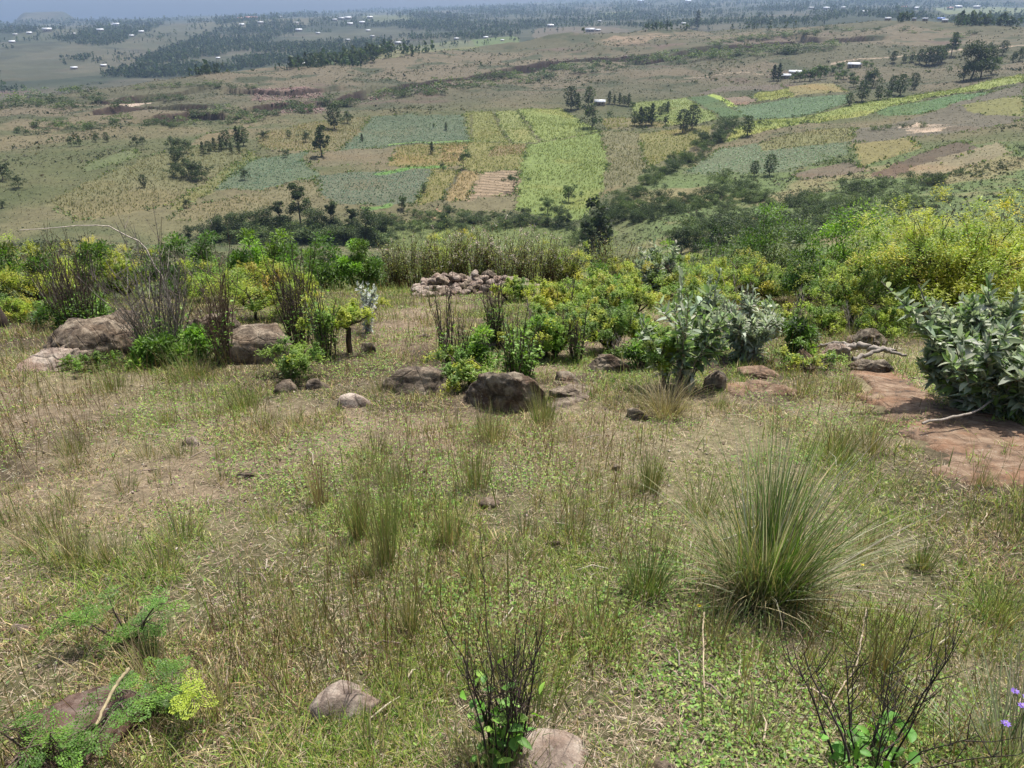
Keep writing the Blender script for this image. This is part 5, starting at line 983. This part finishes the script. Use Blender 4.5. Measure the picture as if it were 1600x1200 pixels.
# acacias
def AC(px, py, wp, hp, seed, label, **k):
    P, h = base_top(px, py, hp, 14.6 if seed in (218, 219, 220, 221) else 12.6)
    if seed > 201 and seed < 222: k.setdefault('trunk', .12); k['base'] = min(k.get('base', .08), .12); k['pads'] = int(k.get('pads', 40) * 1.35)
    return acacia(P, scale(P, wp), h, seed, label, **k)
AC(547, 552, 118, 108, 201, 'little acacia tree with a dark trunk and flat yellow green crown', pads=34, per=230, trunk=.42, tr=.03, base=.42, name='acacia_tree', cat='tree', cols=AY[:2] + AG[:1])
AC(1480, 500, 270, 206, 202, 'large golden green acacia filling the upper right', pads=170, per=250, lf=.045, tr=.026, base=.12)
AC(1585, 480, 170, 188, 203, 'golden acacia at the right edge behind the large one', pads=70, per=240, lf=.045)
AC(400, 500, 170, 112, 204, 'ochre topped acacia behind the rounded boulder', pads=70, per=220, cols=AG[:2] + AY[:2] + [(.33, .26, .05)], base=.35)
AC(60, 470, 160, 96, 205, 'spreading yellow green acacia behind the left stems', pads=60, per=220)
AC(170, 468, 110, 96, 206, 'yellow acacia peeping through the tall bare bundle', pads=36, per=200)
AC(470, 500, 70, 90, 207, 'small yellow acacia right of the ochre topped one', pads=26, per=200)
AC(860, 500, 100, 76, 208, 'yellow bush just right of the stone heap', pads=44, per=220, base=.1)
AC(930, 490, 110, 74, 209, 'green gold bush in the middle thicket', pads=50, per=220, base=.1, cols=AY + AG)
AC(990, 500, 90, 84, 210, 'yellow green bush left of the tall silver shrub', pads=44, per=220, base=.1, cols=AY + AG)
AC(870, 560, 90, 80, 211, 'feathery green bush behind the flat topped dark rock', pads=40, per=200, base=.08, cols=AG + AY[:1])
AC(950, 552, 90, 82, 212, 'feathery green bush left of the tall silver shrub', pads=40, per=200, base=.08, cols=AG + AY[:1])
AC(790, 470, 34, 32, 213, 'small golden bush in front of the stone heap', pads=10, per=160, base=.1)
AC(1075, 470, 110, 80, 214, 'yellow green bush between the silver shrubs', pads=50, per=220, base=.1, cols=AY + AG)
AC(1160, 470, 120, 90, 215, 'yellow green bush behind the small silver shrub', pads=50, per=220, base=.1, cols=AG + AY)
AC(1330, 500, 150, 100, 216, 'spreading green acacia below the golden one', pads=66, per=230, cols=AG + AY[:2], base=.12)
AC(1400, 470, 120, 100, 217, 'green acacia under the left edge of the golden one', pads=50, per=220, cols=AG + AY[:2], base=.15)
AC(1080, 420, 60, 40, 218, 'golden little bush on the skyline of the right thicket', pads=20, per=160, base=.1)
AC(700, 404, 110, 56, 219, 'yellow bush behind the left half of the flowering hedge', pads=40, per=200, base=.3)
AC(870, 402, 110, 46, 220, 'yellow bush behind the right half of the flowering hedge', pads=40, per=200, base=.3)
AC(975, 432, 60, 56, 221, 'yellow bush behind the separate stemmed bush', pads=22, per=180, base=.3)
AC(735, 602, 110, 60, 222, 'low feathery acacia between the domed and dark angular rocks', pads=26, per=190, base=.1, cols=AG + AY[:1])
AC(460, 590, 100, 66, 223, 'low feathery acacia in front of the rounded boulder', pads=26, per=190, base=.1, cols=AG + AY[:1], trunk=.15)
AC(1035, 610, 70, 120, 224, 'slender yellow green acacia before the tall silver shrub', pads=22, per=180, base=.1, cols=AY[:2] + AG)
AC(1262, 580, 100, 34, 225, 'low yellow green sprig beside the reddish rock', pads=16, per=150, base=.1, cols=AG + AY[:1], trunk=.1)
AC(150, 575, 70, 34, 226, 'low feathery sprig before the big brown boulder', pads=12, per=140, base=.1, cols=AG, trunk=.1)
def sprig(px, py, wp, hp, seed, label, cols=AS, nb=4, tipcol=None):
    """thin thorny branches leaning out, each carrying feathery doubly divided leaves"""
    P, h = base_top(px, py, hp); w = scale(P, wp); rg = np.random.default_rng(seed); r = shrub('feathery_sprig', label, 'shrub', P); g = Geo(); K = 7; t = np.linspace(0, 1, K)[None]
    ex = np.linspace(-.5, .5, nb) * w + rg.normal(0, .05 * w, nb); ey = rg.normal(0, .12 * w, nb); ez = h * rg.uniform(.45, 1, nb)
    B = np.stack([ex[:, None] * t ** .9, ey[:, None] * t, ez[:, None] * np.sin(t * 1.5) - .02], -1) + rg.normal(0, .006, (nb, K, 3)) * t[..., None]; B[:, 0, :] *= .2
    g.add(*tubes(B, .0042 * (1 - .7 * t) * np.ones((nb, 1)), STEM * 1.2, 5)); m = nb * 5; i = rg.integers(0, nb, m); b0 = along(B, i, rg.uniform(.3, .95, m)); d = nrm(rg.normal(0, 1, (m, 3)) * np.array([1, .8, .35])); ln = w * rg.uniform(.1, .2, m)[:, None]
    T = np.stack([b0, b0 + d * ln * .5, b0 + d * ln], 1); g.add(*tubes(T, np.tile([.0022, .0018, .001], (m, 1)), STEM * 1.3, 4)); link('branch', g.mesh('branch', M_TWIG), r)
    A = np.concatenate([B[:, ::3][:, :3], T]); g = Geo(); nf = 52; i = rg.integers(0, len(A), nf); f0 = along(A, i, rg.uniform(.25, 1, nf)); fd = nrm(rg.normal(0, 1, (nf, 3)) * np.array([1, 1, .3])); fl = rg.uniform(.05, .085, nf)
    pin = 9; rep = np.repeat(np.arange(nf), pin * 2); u = np.tile(np.repeat(np.linspace(.15, 1, pin), 2), nf); sg = np.tile([1.0, -1.0], nf * pin); sdv = nrm(np.cross(fd, np.tile([0, 0, 1.0], (nf, 1))))[rep] * sg[:, None]
    p0 = f0[rep] + fd[rep] * (fl[rep] * u)[:, None]; pl = .021 * np.sin(np.clip(u * 2.7 + .3, 0, 3)) + .005; N = len(p0); col = np.repeat(mix(rg, nf, cols, None, .15), pin * 2, 0)
    if tipcol is not None: col = np.where((f0[rep][:, 0] > np.quantile(f0[:, 0], .82))[:, None], np.array(tipcol), col)
    for k in range(4):
        q = p0 + sdv * (pl * (.2 + .26 * k))[:, None] + fd[rep] * .0; g.add(*cards(rg, q + rg.normal(0, .001, (N, 3)), .0085, .0042, col * rg.uniform(.8, 1.2, (N, 1)), .8, fd[rep] + rg.normal(0, .2, (N, 3))))
    link('foliage', g.mesh('foliage', M_LEAF), r)
sprig(205, 1005, 180, 105, 231, 'feathery green acacia sprig over the left meadow', nb=5)
sprig(255, 1120, 160, 85, 232, 'feathery acacia sprig with yellow tips above the red brown rock', nb=5, tipcol=(.32, .40, .05))
sprig(90, 1195, 260, 120, 233, 'feathery acacia sprig spreading over the red brown rock', nb=6)
rgf = np.random.default_rng(99)
for i, (x, y, w, h) in enumerate([(840, 545, 80, 50), (900, 520, 90, 60), (945, 470, 90, 50), (1010, 545, 60, 60), (1100, 500, 90, 70), (1130, 440, 90, 60), (1200, 470, 90, 60), (1260, 450, 100, 80), (1280, 520, 80, 44), (1300, 470, 90, 70), (1370, 520, 90, 50), (1430, 500, 110, 90), (1220, 520, 70, 50), (1320, 430, 90, 60), (1400, 430, 90, 70), (1560, 430, 110, 90), (810, 470, 60, 40), (1000, 450, 70, 50), (1090, 440, 70, 44), (30, 500, 60, 40), (200, 470, 80, 70), (320, 470, 80, 70)]):
    P, hh = base_top(x, y, h, 12.9); a = acacia(P, scale(P, w), hh, 700 + i, 'feathery bush filling the yellow green thicket', cols=AY + AG if i % 2 else AG + AY[:2], pads=46, per=190, base=.05, trunk=.1); a['group'] = 'feathery bushes filling the thicket'
for i, (x, y, h, w) in enumerate([(1085, 470, 110, 40), (1190, 470, 130, 50), (1150, 500, 90, 40), (1290, 480, 110, 60), (1240, 520, 70, 50), (1330, 520, 60, 50), (1385, 500, 80, 40), (1120, 410, 80, 40), (900, 480, 50, 30), (960, 560, 50, 30), (835, 520, 60, 26), (1440, 470, 170, 60), (340, 500, 120, 50), (90, 490, 110, 60)]):
    P, hh = base_top(x, y, h, 12.9); leggy(P, hh, scale(P, w) * .15, 800 + i, 'bare grey twigs poking out of the green thicket', n=7, splay=.45, leaf_n=0, twigs=9, stem=GREYST * .9, name='bare_sapling', thick=1.1, grp='bare grey saplings in the thicket')
# silver leaved shrubs
P, hh = base_top(1535, 640, 210); silver(P, scale(P, 300), hh * .9, 301, 'large silver leaved shrub at the right edge over the red slab', n=74, per=50, leaf=.125, wts=[4, 4, 3, 2, 2, 1], lw=.33)
P, hh = base_top(1060, 606, 190); silver(P, scale(P, 150), hh, 302, 'tall open silver leaved shrub beside the flat topped rock', n=15, per=34, leaf=.12, wts=[3, 2, 3, 1, 2, 3])
P, hh = base_top(1165, 560, 108); silver(P, scale(P, 120), hh, 303, 'compact whitish silver shrub right of the tall open one', n=36, per=32, leaf=.10, cols=SV, wts=[2, 3, 1, 3])
P, hh = base_top(1100, 548, 125); silver(P, scale(P, 60), hh, 304, 'narrow silver shrub between the tall open and compact ones', n=16, per=44, leaf=.10, cols=SV)
P, hh = base_top(1028, 462, 78); silver(P, scale(P, 78), hh, 305, 'silver bush on the terrace edge behind the yellow thicket', n=30, per=40, leaf=.13, cols=SV)
P, hh = base_top(572, 520, 84); silver(P, scale(P, 40), hh, 306, 'small whitish sprig behind the little acacia tree', n=7, per=40, leaf=.07, cols=[(.5, .52, .5), (.42, .44, .42)])
P, hh = base_top(935, 500, 40); silver(P, scale(P, 40), hh, 307, 'small grey green sprig in the yellow thicket', n=8, per=30, leaf=.08, cols=SV)
# long dead branch arching up on the left, dead logs, sticks on the slab
def stick(pts, r0, label, name='dead_branch', col=GREYST, cat='branch', r1=None, sides=6, seed=0):
    P = [np.array(at(a, b)) + np.array([0, 0, dz]) for a, b, dz in pts]; K = 10; t = np.linspace(0, len(P) - 1, K * 2); A = np.array(P); Q = np.stack([np.interp(t, np.arange(len(P)), A[:, k]) for k in range(3)], 1)
    rg = np.random.default_rng(seed); Q = Q + rg.normal(0, r0 * .35, Q.shape); o = Q[0].copy(); g = Geo(); g.add(*tubes((Q - o)[None], np.linspace(r0, r1 or r0 * .4, len(Q))[None], col, sides)); return link(name, g.mesh(name, M_TWIG), loc=o, label=label, cat=cat)
B = at(285, 545)
def free_branch(base, pts, r0, label, seed=1, col=GREYST * 1.5):
    rg = np.random.default_rng(seed); s = scale(base, 1); A = np.array([[dx * s, 0, dz * s] for dx, dz in pts]); t = np.linspace(0, len(A) - 1, 22); Q = np.stack([np.interp(t, np.arange(len(A)), A[:, k]) for k in range(3)], 1) + rg.normal(0, .004, (22, 3))
    ca, sa = math.cos(-math.atan2(base.x, base.y)), math.sin(-math.atan2(base.x, base.y)); Q = np.c_[Q[:, 0] * ca - Q[:, 1] * sa, Q[:, 0] * sa + Q[:, 1] * ca, Q[:, 2]]
    g = Geo(); g.add(*tubes(Q[None], np.linspace(r0, r0 * .3, 22)[None], col, 5)); link('dead_branch', g.mesh('dead_branch', M_TWIG), loc=base, label=label, cat='branch')
free_branch(B, [(0, 0), (-4, 60), (-8, 120), (-25, 170), (-62, 200), (-90, 204), (-170, 206)], .011, 'long pale dead branch arching high over the left bushes')
stick([(1312, 556, .10), (1345, 560, .12), (1400, 566, .10)], .035, 'thick grey dead log beside the red slab', 'dead_log', GREYST, 'log', .025, 8, 3)
stick([(1330, 572, .06), (1370, 570, .16), (1410, 574, .12)], .022, 'thinner grey log lying across the thick one', 'dead_log', GREYST * .8, 'log', .012, 8, 4)
stick([(1270, 548, .03), (1300, 552, .12), (1345, 560, .14)], .02, 'grey branch leaning on the pale layered rock', 'dead_log', GREYST, 'log', .01, 7, 5)
stick([(1436, 682, .10), (1480, 676, .11), (1520, 668, .12), (1562, 645, .20), (1600, 600, .45)], .009, 'long bare twig lying across the red slab', 'dead_branch', GREYST, 'branch', .006, 6, 6)
stick([(1100, 960, .02), (1094, 1010, .10), (1100, 1096, .02)], .004, 'pale curved straw below the great tussock', 'dry_stick', np.array([.34, .28, .19]), 'stick', .002, 5, 7)
stick([(1352, 960, .03), (1335, 1050, .03), (1290, 1120, .02)], .0045, 'pale stick lying right of the great tussock', 'dry_stick', np.array([.34, .28, .21]), 'stick', .002, 5, 8)
stick([(165, 1180, .12), (200, 1130, .16), (222, 1112, .18)], .0045, 'pale straw coloured stick over the red brown rock', 'dry_stick', np.array([.30, .25, .15]), 'stick', .006, 6, 9)
stick([(1120, 880, .12), (1150, 880, .16), (1192, 868, .2)], .004, 'short white straw caught in the great tussock', 'dry_stick', np.array([.5, .46, .38]), 'stick', .003, 5, 10)
rgk = np.random.default_rng(66)
for i in range(46):
    x, y = rgk.uniform(20, 1580), rgk.uniform(640, 1180); a = rgk.uniform(0, 6.28); l = rgk.uniform(14, 55) * (.5 + y / 1400); P = at(x, y); s = scale(P, l); Q = np.array([[0, 0, .015], [math.cos(a) * s * .5, math.sin(a) * s * .5, .03], [math.cos(a + .15) * s, math.sin(a + .15) * s, .012]])
    g = Geo(); g.add(*tubes(Q[None], np.array([[.0035, .003, .0015]]), mix(rgk, 1, [(.36, .31, .24), (.24, .19, .15), (.44, .38, .27)])[0], 5)); link('dry_stick', g.mesh('dry_stick', M_TWIG), loc=P, label='short dry stick lying on the grazed meadow', cat='stick', group='sticks strewn on the meadow')
# old stump at left edge
P = at(-2, 512); g = Geo(); K = 7; t = np.linspace(0, 1, K); g.add(*tubes(np.stack([.02 * np.sin(t * 5), t * 0, t * hpx(P, 62) - .04], 1)[None], (scale(P, 13) * (1 - .25 * t + .12 * np.sin(t * 9)))[None], np.array([.06, .045, .038]), 12)); link('tree_stump', g.mesh('tree_stump', M_BARK), loc=P, label='dark tree stump cut by the left edge of the view', cat='stump')

# ------------------------------------------------------------------ tussocks
def TU(px, py, hp, wp, seed, label, **k):
    P = at(px, py); return tussock(P, hpx(P, hp), scale(P, wp) / 2, seed, label, **k)
def great_tussock():
    P = at(1192, 932); h = hpx(P, 272); rg = np.random.default_rng(401); g = Geo()
    G1_ = [(.15, .19, .09), (.22, .24, .14), (.09, .14, .04), (.10, .19, .035), (.14, .24, .045), (.20, .22, .09)]
    for q in range(26):      # the tussock is many shoots, each fan leaning its own way
        a = rg.uniform(0, 6.28); rr = .12 * rg.random() ** .5; ox, oy = rr * math.cos(a), rr * math.sin(a); ln = h * rg.uniform(.45, .98); nn = int(rg.uniform(14, 52)); hd = a + rg.normal(0, .25, nn); th = (rr / .12) * rg.uniform(.15, .62); hd = a + rg.normal(0, .5, nn)
        Q = np.c_[ox + rg.normal(0, .02, nn), oy + rg.normal(0, .02, nn), np.full(nn, -.01)]; col = mix(rg, nn, G1_ + STRAW[:1], None, .16) * rg.uniform(.8, 1.2)
        g.add(*blades(rg, Q, hd, ln * rg.uniform(.6, 1.08, nn), np.abs(th + rg.normal(0, .2, nn)), rg.uniform(.0, 1.1, nn), .0042 * rg.uniform(.6, 1.3, nn), col, 5))
    tussock_geo(g, rg, 200, .13, h * .55, .75, 1.3, .0038, GGREY + STRAW, S=5); tussock_geo(g, rg, 60, .10, h * 1.05, .55, .35, .0046, [(.40, .36, .30), (.30, .25, .20), (.5, .46, .40)], S=5); tussock_geo(g, rg, 450, .12, h * .42, 1.0, 1.3, .0036, STRAW + [(.12, .10, .06)], S=4)
    n = 26; g.add(*blades(rg, np.c_[rg.normal(.04, .04, n), rg.normal(0, .04, n), np.zeros(n)], rg.normal(.05, .25, n), h * rg.uniform(.6, .9, n), rg.uniform(.9, 1.15, n), rg.uniform(0, .5, n), np.full(n, .0045), mix(rg, n, GGREY + [(.4, .36, .3)]), 5))
    link('grass_tussock', g.mesh('grass_tussock', M_GRAS), loc=P, label='great arching grass tussock right of centre in the foreground', cat='grass tussock')
great_tussock()
TU(604, 880, 200, 26, 402, 'tall narrow green tussock left of centre', n=130, lean=.14, dth=.3, W=.0028, cols=[(.14, .19, .06), (.18, .22, .08), (.24, .24, .10)], stalks=24)
TU(742, 762, 100, 60, 403, 'broad upright tussock above the fist sized stone', n=150, lean=.25, dth=.3, W=.0034, cols=GR, stalks=26)
TU(1016, 768, 90, 26, 404, 'small stiff tussock left of the great one', n=170, lean=.3, dth=.3, stalks=12)
TU(1040, 650, 84, 50, 405, 'clump of drooping dry grass at the foot of the tall silver shrub', n=520, lean=.5, dth=1.3, cols=STRAW + [(.20, .19, .08)], stalks=16)
TU(1010, 925, 80, 60, 406, 'dark green tuft left below the great tussock', n=300, lean=.5, dth=.5, cols=[(.10, .16, .045), (.14, .2, .06)], stalks=8)
TU(1590, 1200, 160, 150, 407, 'blue green tussock with purple flowers in the bottom right corner', n=420, lean=.7, dth=.5, cols=GGREY, stalks=30, sc_=[(.36, .33, .28), (.22, .18, .15)])
TU(1440, 888, 60, 30, 408, 'small green tuft right of the great tussock', n=160, lean=.4, dth=.4, stalks=8)
TU(1380, 1050, 120, 40, 409, 'thin dark tuft behind the dead twiggy shrub', n=110, lean=.35, dth=.3, cols=[(.12, .12, .06), (.2, .18, .1)], stalks=12)
TU(1360, 705, 60, 40, 410, 'brown tuft beside the red slab', n=180, lean=.4, dth=.4, cols=STRAW + GR, stalks=8); TU(1310, 720, 60, 40, 411, 'dull green tuft left of the brown one by the slab', n=200, lean=.4, dth=.4, stalks=8)
TU(560, 840, 120, 22, 412, 'slim tuft touching the tall narrow green tussock', n=120, lean=.2, dth=.25, stalks=14); TU(500, 790, 110, 30, 413, 'reddish stalky tuft left of the tall narrow tussock', n=90, lean=.2, dth=.2, cols=STRAW + [(.22, .13, .08)], stalks=26, sc_=[(.22, .13, .08)])
TU(380, 640, 50, 50, 414, 'grassy tuft below the rounded boulder', n=260, lean=.35, dth=.5, stalks=12); TU(770, 690, 60, 50, 415, 'fringe of tall grass before the dark angular rock', n=220, lean=.35, dth=.4, cols=STRAW + GR, stalks=20); TU(848, 660, 64, 36, 416, 'upright tuft at the right foot of the dark angular rock', n=200, lean=.3, dth=.3, stalks=12)
TU(700, 850, 90, 30, 417, 'wispy tuft in the middle of the meadow', n=110, lean=.3, dth=.3, stalks=16); TU(1560, 960, 60, 80, 418, 'mossy green tuft near the right edge', n=260, lean=.5, dth=.6, stalks=10); TU(640, 990, 110, 24, 419, 'slim dry tuft above the wedge shaped rock', n=90, lean=.25, dth=.3, cols=STRAW + GR, stalks=12)
TU(990, 520, 40, 30, 420, 'tuft in the yellow thicket', n=120); TU(300, 590, 60, 70, 421, 'tuft before the tangle of grey branches', n=260, stalks=10); TU(175, 610, 50, 60, 422, 'tuft below the big brown boulder', n=240, stalks=10)
rgu = np.random.default_rng(88)
GP = []
for i in range(8):
    rg = np.random.default_rng(500 + i); g = Geo(); tussock_geo(g, rg, 34 + 9 * i, .04 + .008 * i, .12 + .012 * i, .5, .6, .003, GR + STRAW[:1 + i % 3], None); tussock_geo(g, rg, 7 + i, .05, .26, .3, .25, .0024, STRAW + [(.2, .13, .08)], None, S=3); GP.append(g.mesh('grass_tuft', M_GRAS))
k = 0
while k < 150:
    x, y = rgu.uniform(-60, 1660), rgu.uniform(600, 1230)
    if rgu.random() > .35 + .65 * (y < 900): continue
    P = at(x, y)
    if any(inside(np.array([P.x]), np.array([P.y]), W)[0] for W in SLABS): continue
    k += 1; s = rgu.uniform(.55, 1.3); link('grass_tuft', GP[k % 8], loc=P, rz=rgu.uniform(0, 6.28), sc=(s, s, s * rgu.uniform(.8, 1.3)), label='small wispy grass tuft growing in the grazed meadow', cat='grass tuft', group='small tufts of the meadow')
# flowers
def flower(px, py, dz, r, col, label, name='yellow_flower', heart=(.5, .25, .03)):
    P = at(px, py); rg = np.random.default_rng(int(px)); root = link(name, None, loc=P, label=label, cat='flower'); g = Geo(); g.add(*tubes(np.array([[[0, 0, 0], [.004, 0, dz * .6], [0, 0, dz]]]), np.array([[.0015, .0013, .001]]), np.array([.1, .16, .05]), 4)); link('stem', g.mesh('stem', M_TWIG), root)
    n = 8; a = np.arange(n) * 6.283 / n; g = Geo(); g.add(*leaves(rg, np.tile([0, 0, dz], (n, 1)), np.c_[np.cos(a), np.sin(a), np.full(n, .25)], np.full(n, r), np.full(n, r * .75), np.tile(col, (n, 1)), .1, .1)); g.add(*cards(rg, np.tile([0, 0, dz + .003], (5, 1)), r * .5, r * .5, np.tile(heart, (5, 1)), .9)); link('petal', g.mesh('petal', M_FLOW), root)
flower(1090, 962, .05, .010, (.75, .62, .02), 'yellow flower at the left foot of the great tussock'); flower(1343, 900, .06, .009, (.75, .6, .03), 'yellow flower right of the great tussock'); flower(1096, 924, .08, .008, (.7, .5, .03), 'small yellow flower under the left blades of the great tussock'); flower(1197, 546, .12, .022, (.75, .45, .10), 'orange yellow flower before the compact silver shrub')
for i, (a, b) in enumerate([(1556, 1096), (1566, 1120), (1540, 1150), (1574, 1106)]): flower(a, b + 60, .20, .014, (.25, .16, .55), ['upper', 'lower right', 'lowest', 'rightmost'][i] + ' purple flower in the bottom right tussock', 'purple_flower', (.4, .3, .5))

# ------------------------------------------------------------------ the grazed meadow itself
def ground_cover():
    rg = np.random.default_rng(90)
    def pts(n, p=1.75, rmax=15, azm=72):
        n = int(n * 1.42)
        r = (rg.random(n) * (rmax ** (2 - p) - .75 ** (2 - p)) + .75 ** (2 - p)) ** (1 / (2 - p)); a = np.radians(rg.uniform(-azm, azm, n)); x, y = r * np.sin(a), r * np.cos(a)
        ok = np.ones(n, bool)
        for W in SLABS: ok &= ~(inside(x, y, W) & (fbm(x * 2.2, y * 2.2, 311, 4) < .56))
        return x[ok], y[ok], r[ok]
    def patch(x, y, s, sc): return fbm(x * sc, y * sc, s, 4)
    # short green and straw blades
    g = Geo(); x, y, r = pts(1000000, 1.65); d = patch(x, y, 301, 3.2); ok = rg.random(len(x)) < sstep(.38, .56, d) * .9 + .08; x, y, r = x[ok], y[ok], r[ok]; n = len(x); z = H(x, y)
    gr = sstep(.38, .62, patch(x, y, 302, .8)); isg = rg.random(n) < .32 + .55 * gr
    col = np.where(isg[:, None], mix(rg, n, [(.15, .24, .035), (.22, .29, .05), (.085, .16, .025), (.26, .28, .065)], None, .22), mix(rg, n, [(.32, .24, .12), (.48, .39, .22), (.20, .135, .08), (.10, .065, .045)], None, .22))
    L = (.010 + .052 * rg.random(n) ** 2.4) * (.6 + .9 * sstep(.35, .7, patch(x, y, 309, 1.3))) * (.9 + .10 * r); W = rg.uniform(.0022, .0042, n) * (.85 + .13 * r)
    g.add(*blades(rg, np.c_[x, y, z - .004], rg.uniform(0, 6.28, n), L, rg.uniform(.1, 1.2, n), rg.uniform(0, 1.2, n), W, col, 2)); link('short_grass', g.mesh('short_grass', M_GRAS), kind='stuff', label='short patchy green and straw grass of the meadow')
    # litter lying flat
    g = Geo(); x, y, r = pts(170000); n = len(x); z = H(x, y) + rg.uniform(.003, .015, n)
    g.add(*blades(rg, np.c_[x, y, z], rg.uniform(0, 6.28, n), (.012 + .06 * rg.random(n) ** 2) * (.9 + .06 * r), rg.uniform(1.35, 1.6, n), rg.normal(0, .15, n), rg.uniform(.0018, .004, n) * (.9 + .12 * r), mix(rg, n, [(.34, .27, .18), (.25, .19, .13), (.16, .11, .08), (.44, .37, .27)], None, .2), 1)); link('straw_litter', g.mesh('straw_litter', M_GRAS), kind='stuff', label='dry straw litter lying on the meadow')
    # little broad-leaved weeds
    g = Geo(); x, y, r = pts(220000); d = patch(x, y, 303, 1.3); ok = rg.random(len(x)) < sstep(.46, .64, d) * .9 + .04; x, y, r = x[ok], y[ok], r[ok]; n = len(x); s = (.9 + .08 * r)
    g.add(*leaves(rg, np.c_[x, y, H(x, y) + rg.uniform(0, .03, n)], np.c_[rg.normal(0, 1, (n, 2)), rg.uniform(.05, .8, n)], rg.uniform(.008, .022, n) * s, rg.uniform(.005, .012, n) * s, mix(rg, n, [(.17, .30, .055), (.23, .35, .07), (.11, .22, .045), (.28, .33, .10)], None, .18))); link('ground_weeds', g.mesh('ground_weeds', M_LEAF), kind='stuff', label='small broad leaved weeds in green patches of the meadow')
    # clods and gravel
    g = Geo(); x, y, r = pts(9000, 1.7); n = len(x); sz = (.002 + .009 * rg.random(n) ** 3) * (.8 + .12 * r); O = np.array([[1, 0, 0], [-1, 0, 0], [0, 1, 0], [0, -1, 0], [0, 0, .7], [0, 0, -.7]]); F8 = np.array([[0, 2, 4], [2, 1, 4], [1, 3, 4], [3, 0, 4], [2, 0, 5], [1, 2, 5], [3, 1, 5], [0, 3, 5]])
    V = (O[None] * rg.uniform(.6, 1.3, (n, 6, 1)) + rg.normal(0, .15, (n, 6, 3))) * sz[:, None, None] + np.c_[x, y, H(x, y) + sz * .3][:, None]; g.add(V.reshape(-1, 3), [((np.arange(n) * 6)[:, None, None] + F8).reshape(-1, 3)], np.repeat(mix(rg, n, [(.26, .21, .17), (.14, .10, .08), (.38, .32, .27)]), 6, 0)); link('gravel', g.mesh('gravel', M_WALL), kind='stuff', label='clods and gravel lying in the turf')
    # thin upright flowering stalks
    g = Geo(); x, y, r = pts(30000, 1.72); d = patch(x, y, 304, 1.5); ok = rg.random(len(x)) < sstep(.46, .66, d) * (.4 + .6 * (x < 1.2)); x, y, r = x[ok], y[ok], r[ok]; n = len(x)
    g.add(*blades(rg, np.c_[x, y, H(x, y)], rg.uniform(0, 6.28, n), rg.uniform(.12, .42, n), rg.uniform(.0, .3, n), rg.uniform(0, .4, n), rg.uniform(.0016, .0028, n) * (.85 + .12 * r), mix(rg, n, [(.17, .11, .05), (.11, .065, .035), (.34, .26, .13), (.11, .12, .035)], None, .15), 3, flat=1.5)); link('dry_stalks', g.mesh('dry_stalks', M_GRAS), kind='stuff', label='thin dry upright stalks all over the meadow')
    # taller grass under and between the shrubs, out to the terrace edge and down the slope
    g = Geo(); x, y, r = pts(90000, 1.2, 17); ok = rg.random(len(x)) < sstep(6, 10, r) * .6 * sstep(.4, .6, patch(x, y, 305, 1.4)) + .015; x, y, r = x[ok], y[ok], r[ok]; n = len(x)
    g.add(*blades(rg, np.c_[x, y, H(x, y)], rg.uniform(0, 6.28, n), rg.uniform(.08, .24, n), rg.uniform(.0, .5, n), rg.uniform(0, .7, n), rg.uniform(.004, .009, n), mix(rg, n, [(.22, .25, .08), (.32, .27, .14), (.15, .20, .05), (.26, .25, .11)], None, .2), 3)); link('tall_grass', g.mesh('tall_grass', M_GRAS), kind='stuff', label='taller grass among the shrubs of the terrace')
    # scrub covering the slope that drops from the terrace
    g = Geo(); n = 60000; r = np.exp(rg.uniform(math.log(15), math.log(130), n)); a = np.radians(rg.uniform(-50, 50, n)); x, y = r * np.sin(a), r * np.cos(a); hh = patch(x, y, 306, .25); ok = rg.random(n) < sstep(.35, .6, hh); x, y, r, hh = x[ok], y[ok], r[ok], hh[ok]; n = len(x)
    Q = np.c_[x, y, H(x, y) + rg.random(n) * np.clip((hh - .35) * 3.0, .1, .8)]; g.add(*cards(rg, Q, rg.uniform(.1, .3, n) * np.clip(r / 25, .6, 3), rg.uniform(.06, .16, n) * np.clip(r / 25, .6, 3), mix(rg, n, [(.12, .16, .05), (.18, .21, .06), (.08, .11, .04)], None, .2), .4)); link('slope_scrub', g.mesh('slope_scrub', M_LEAF), kind='stuff', label='low scrub on the slope falling from the terrace')
ground_cover()
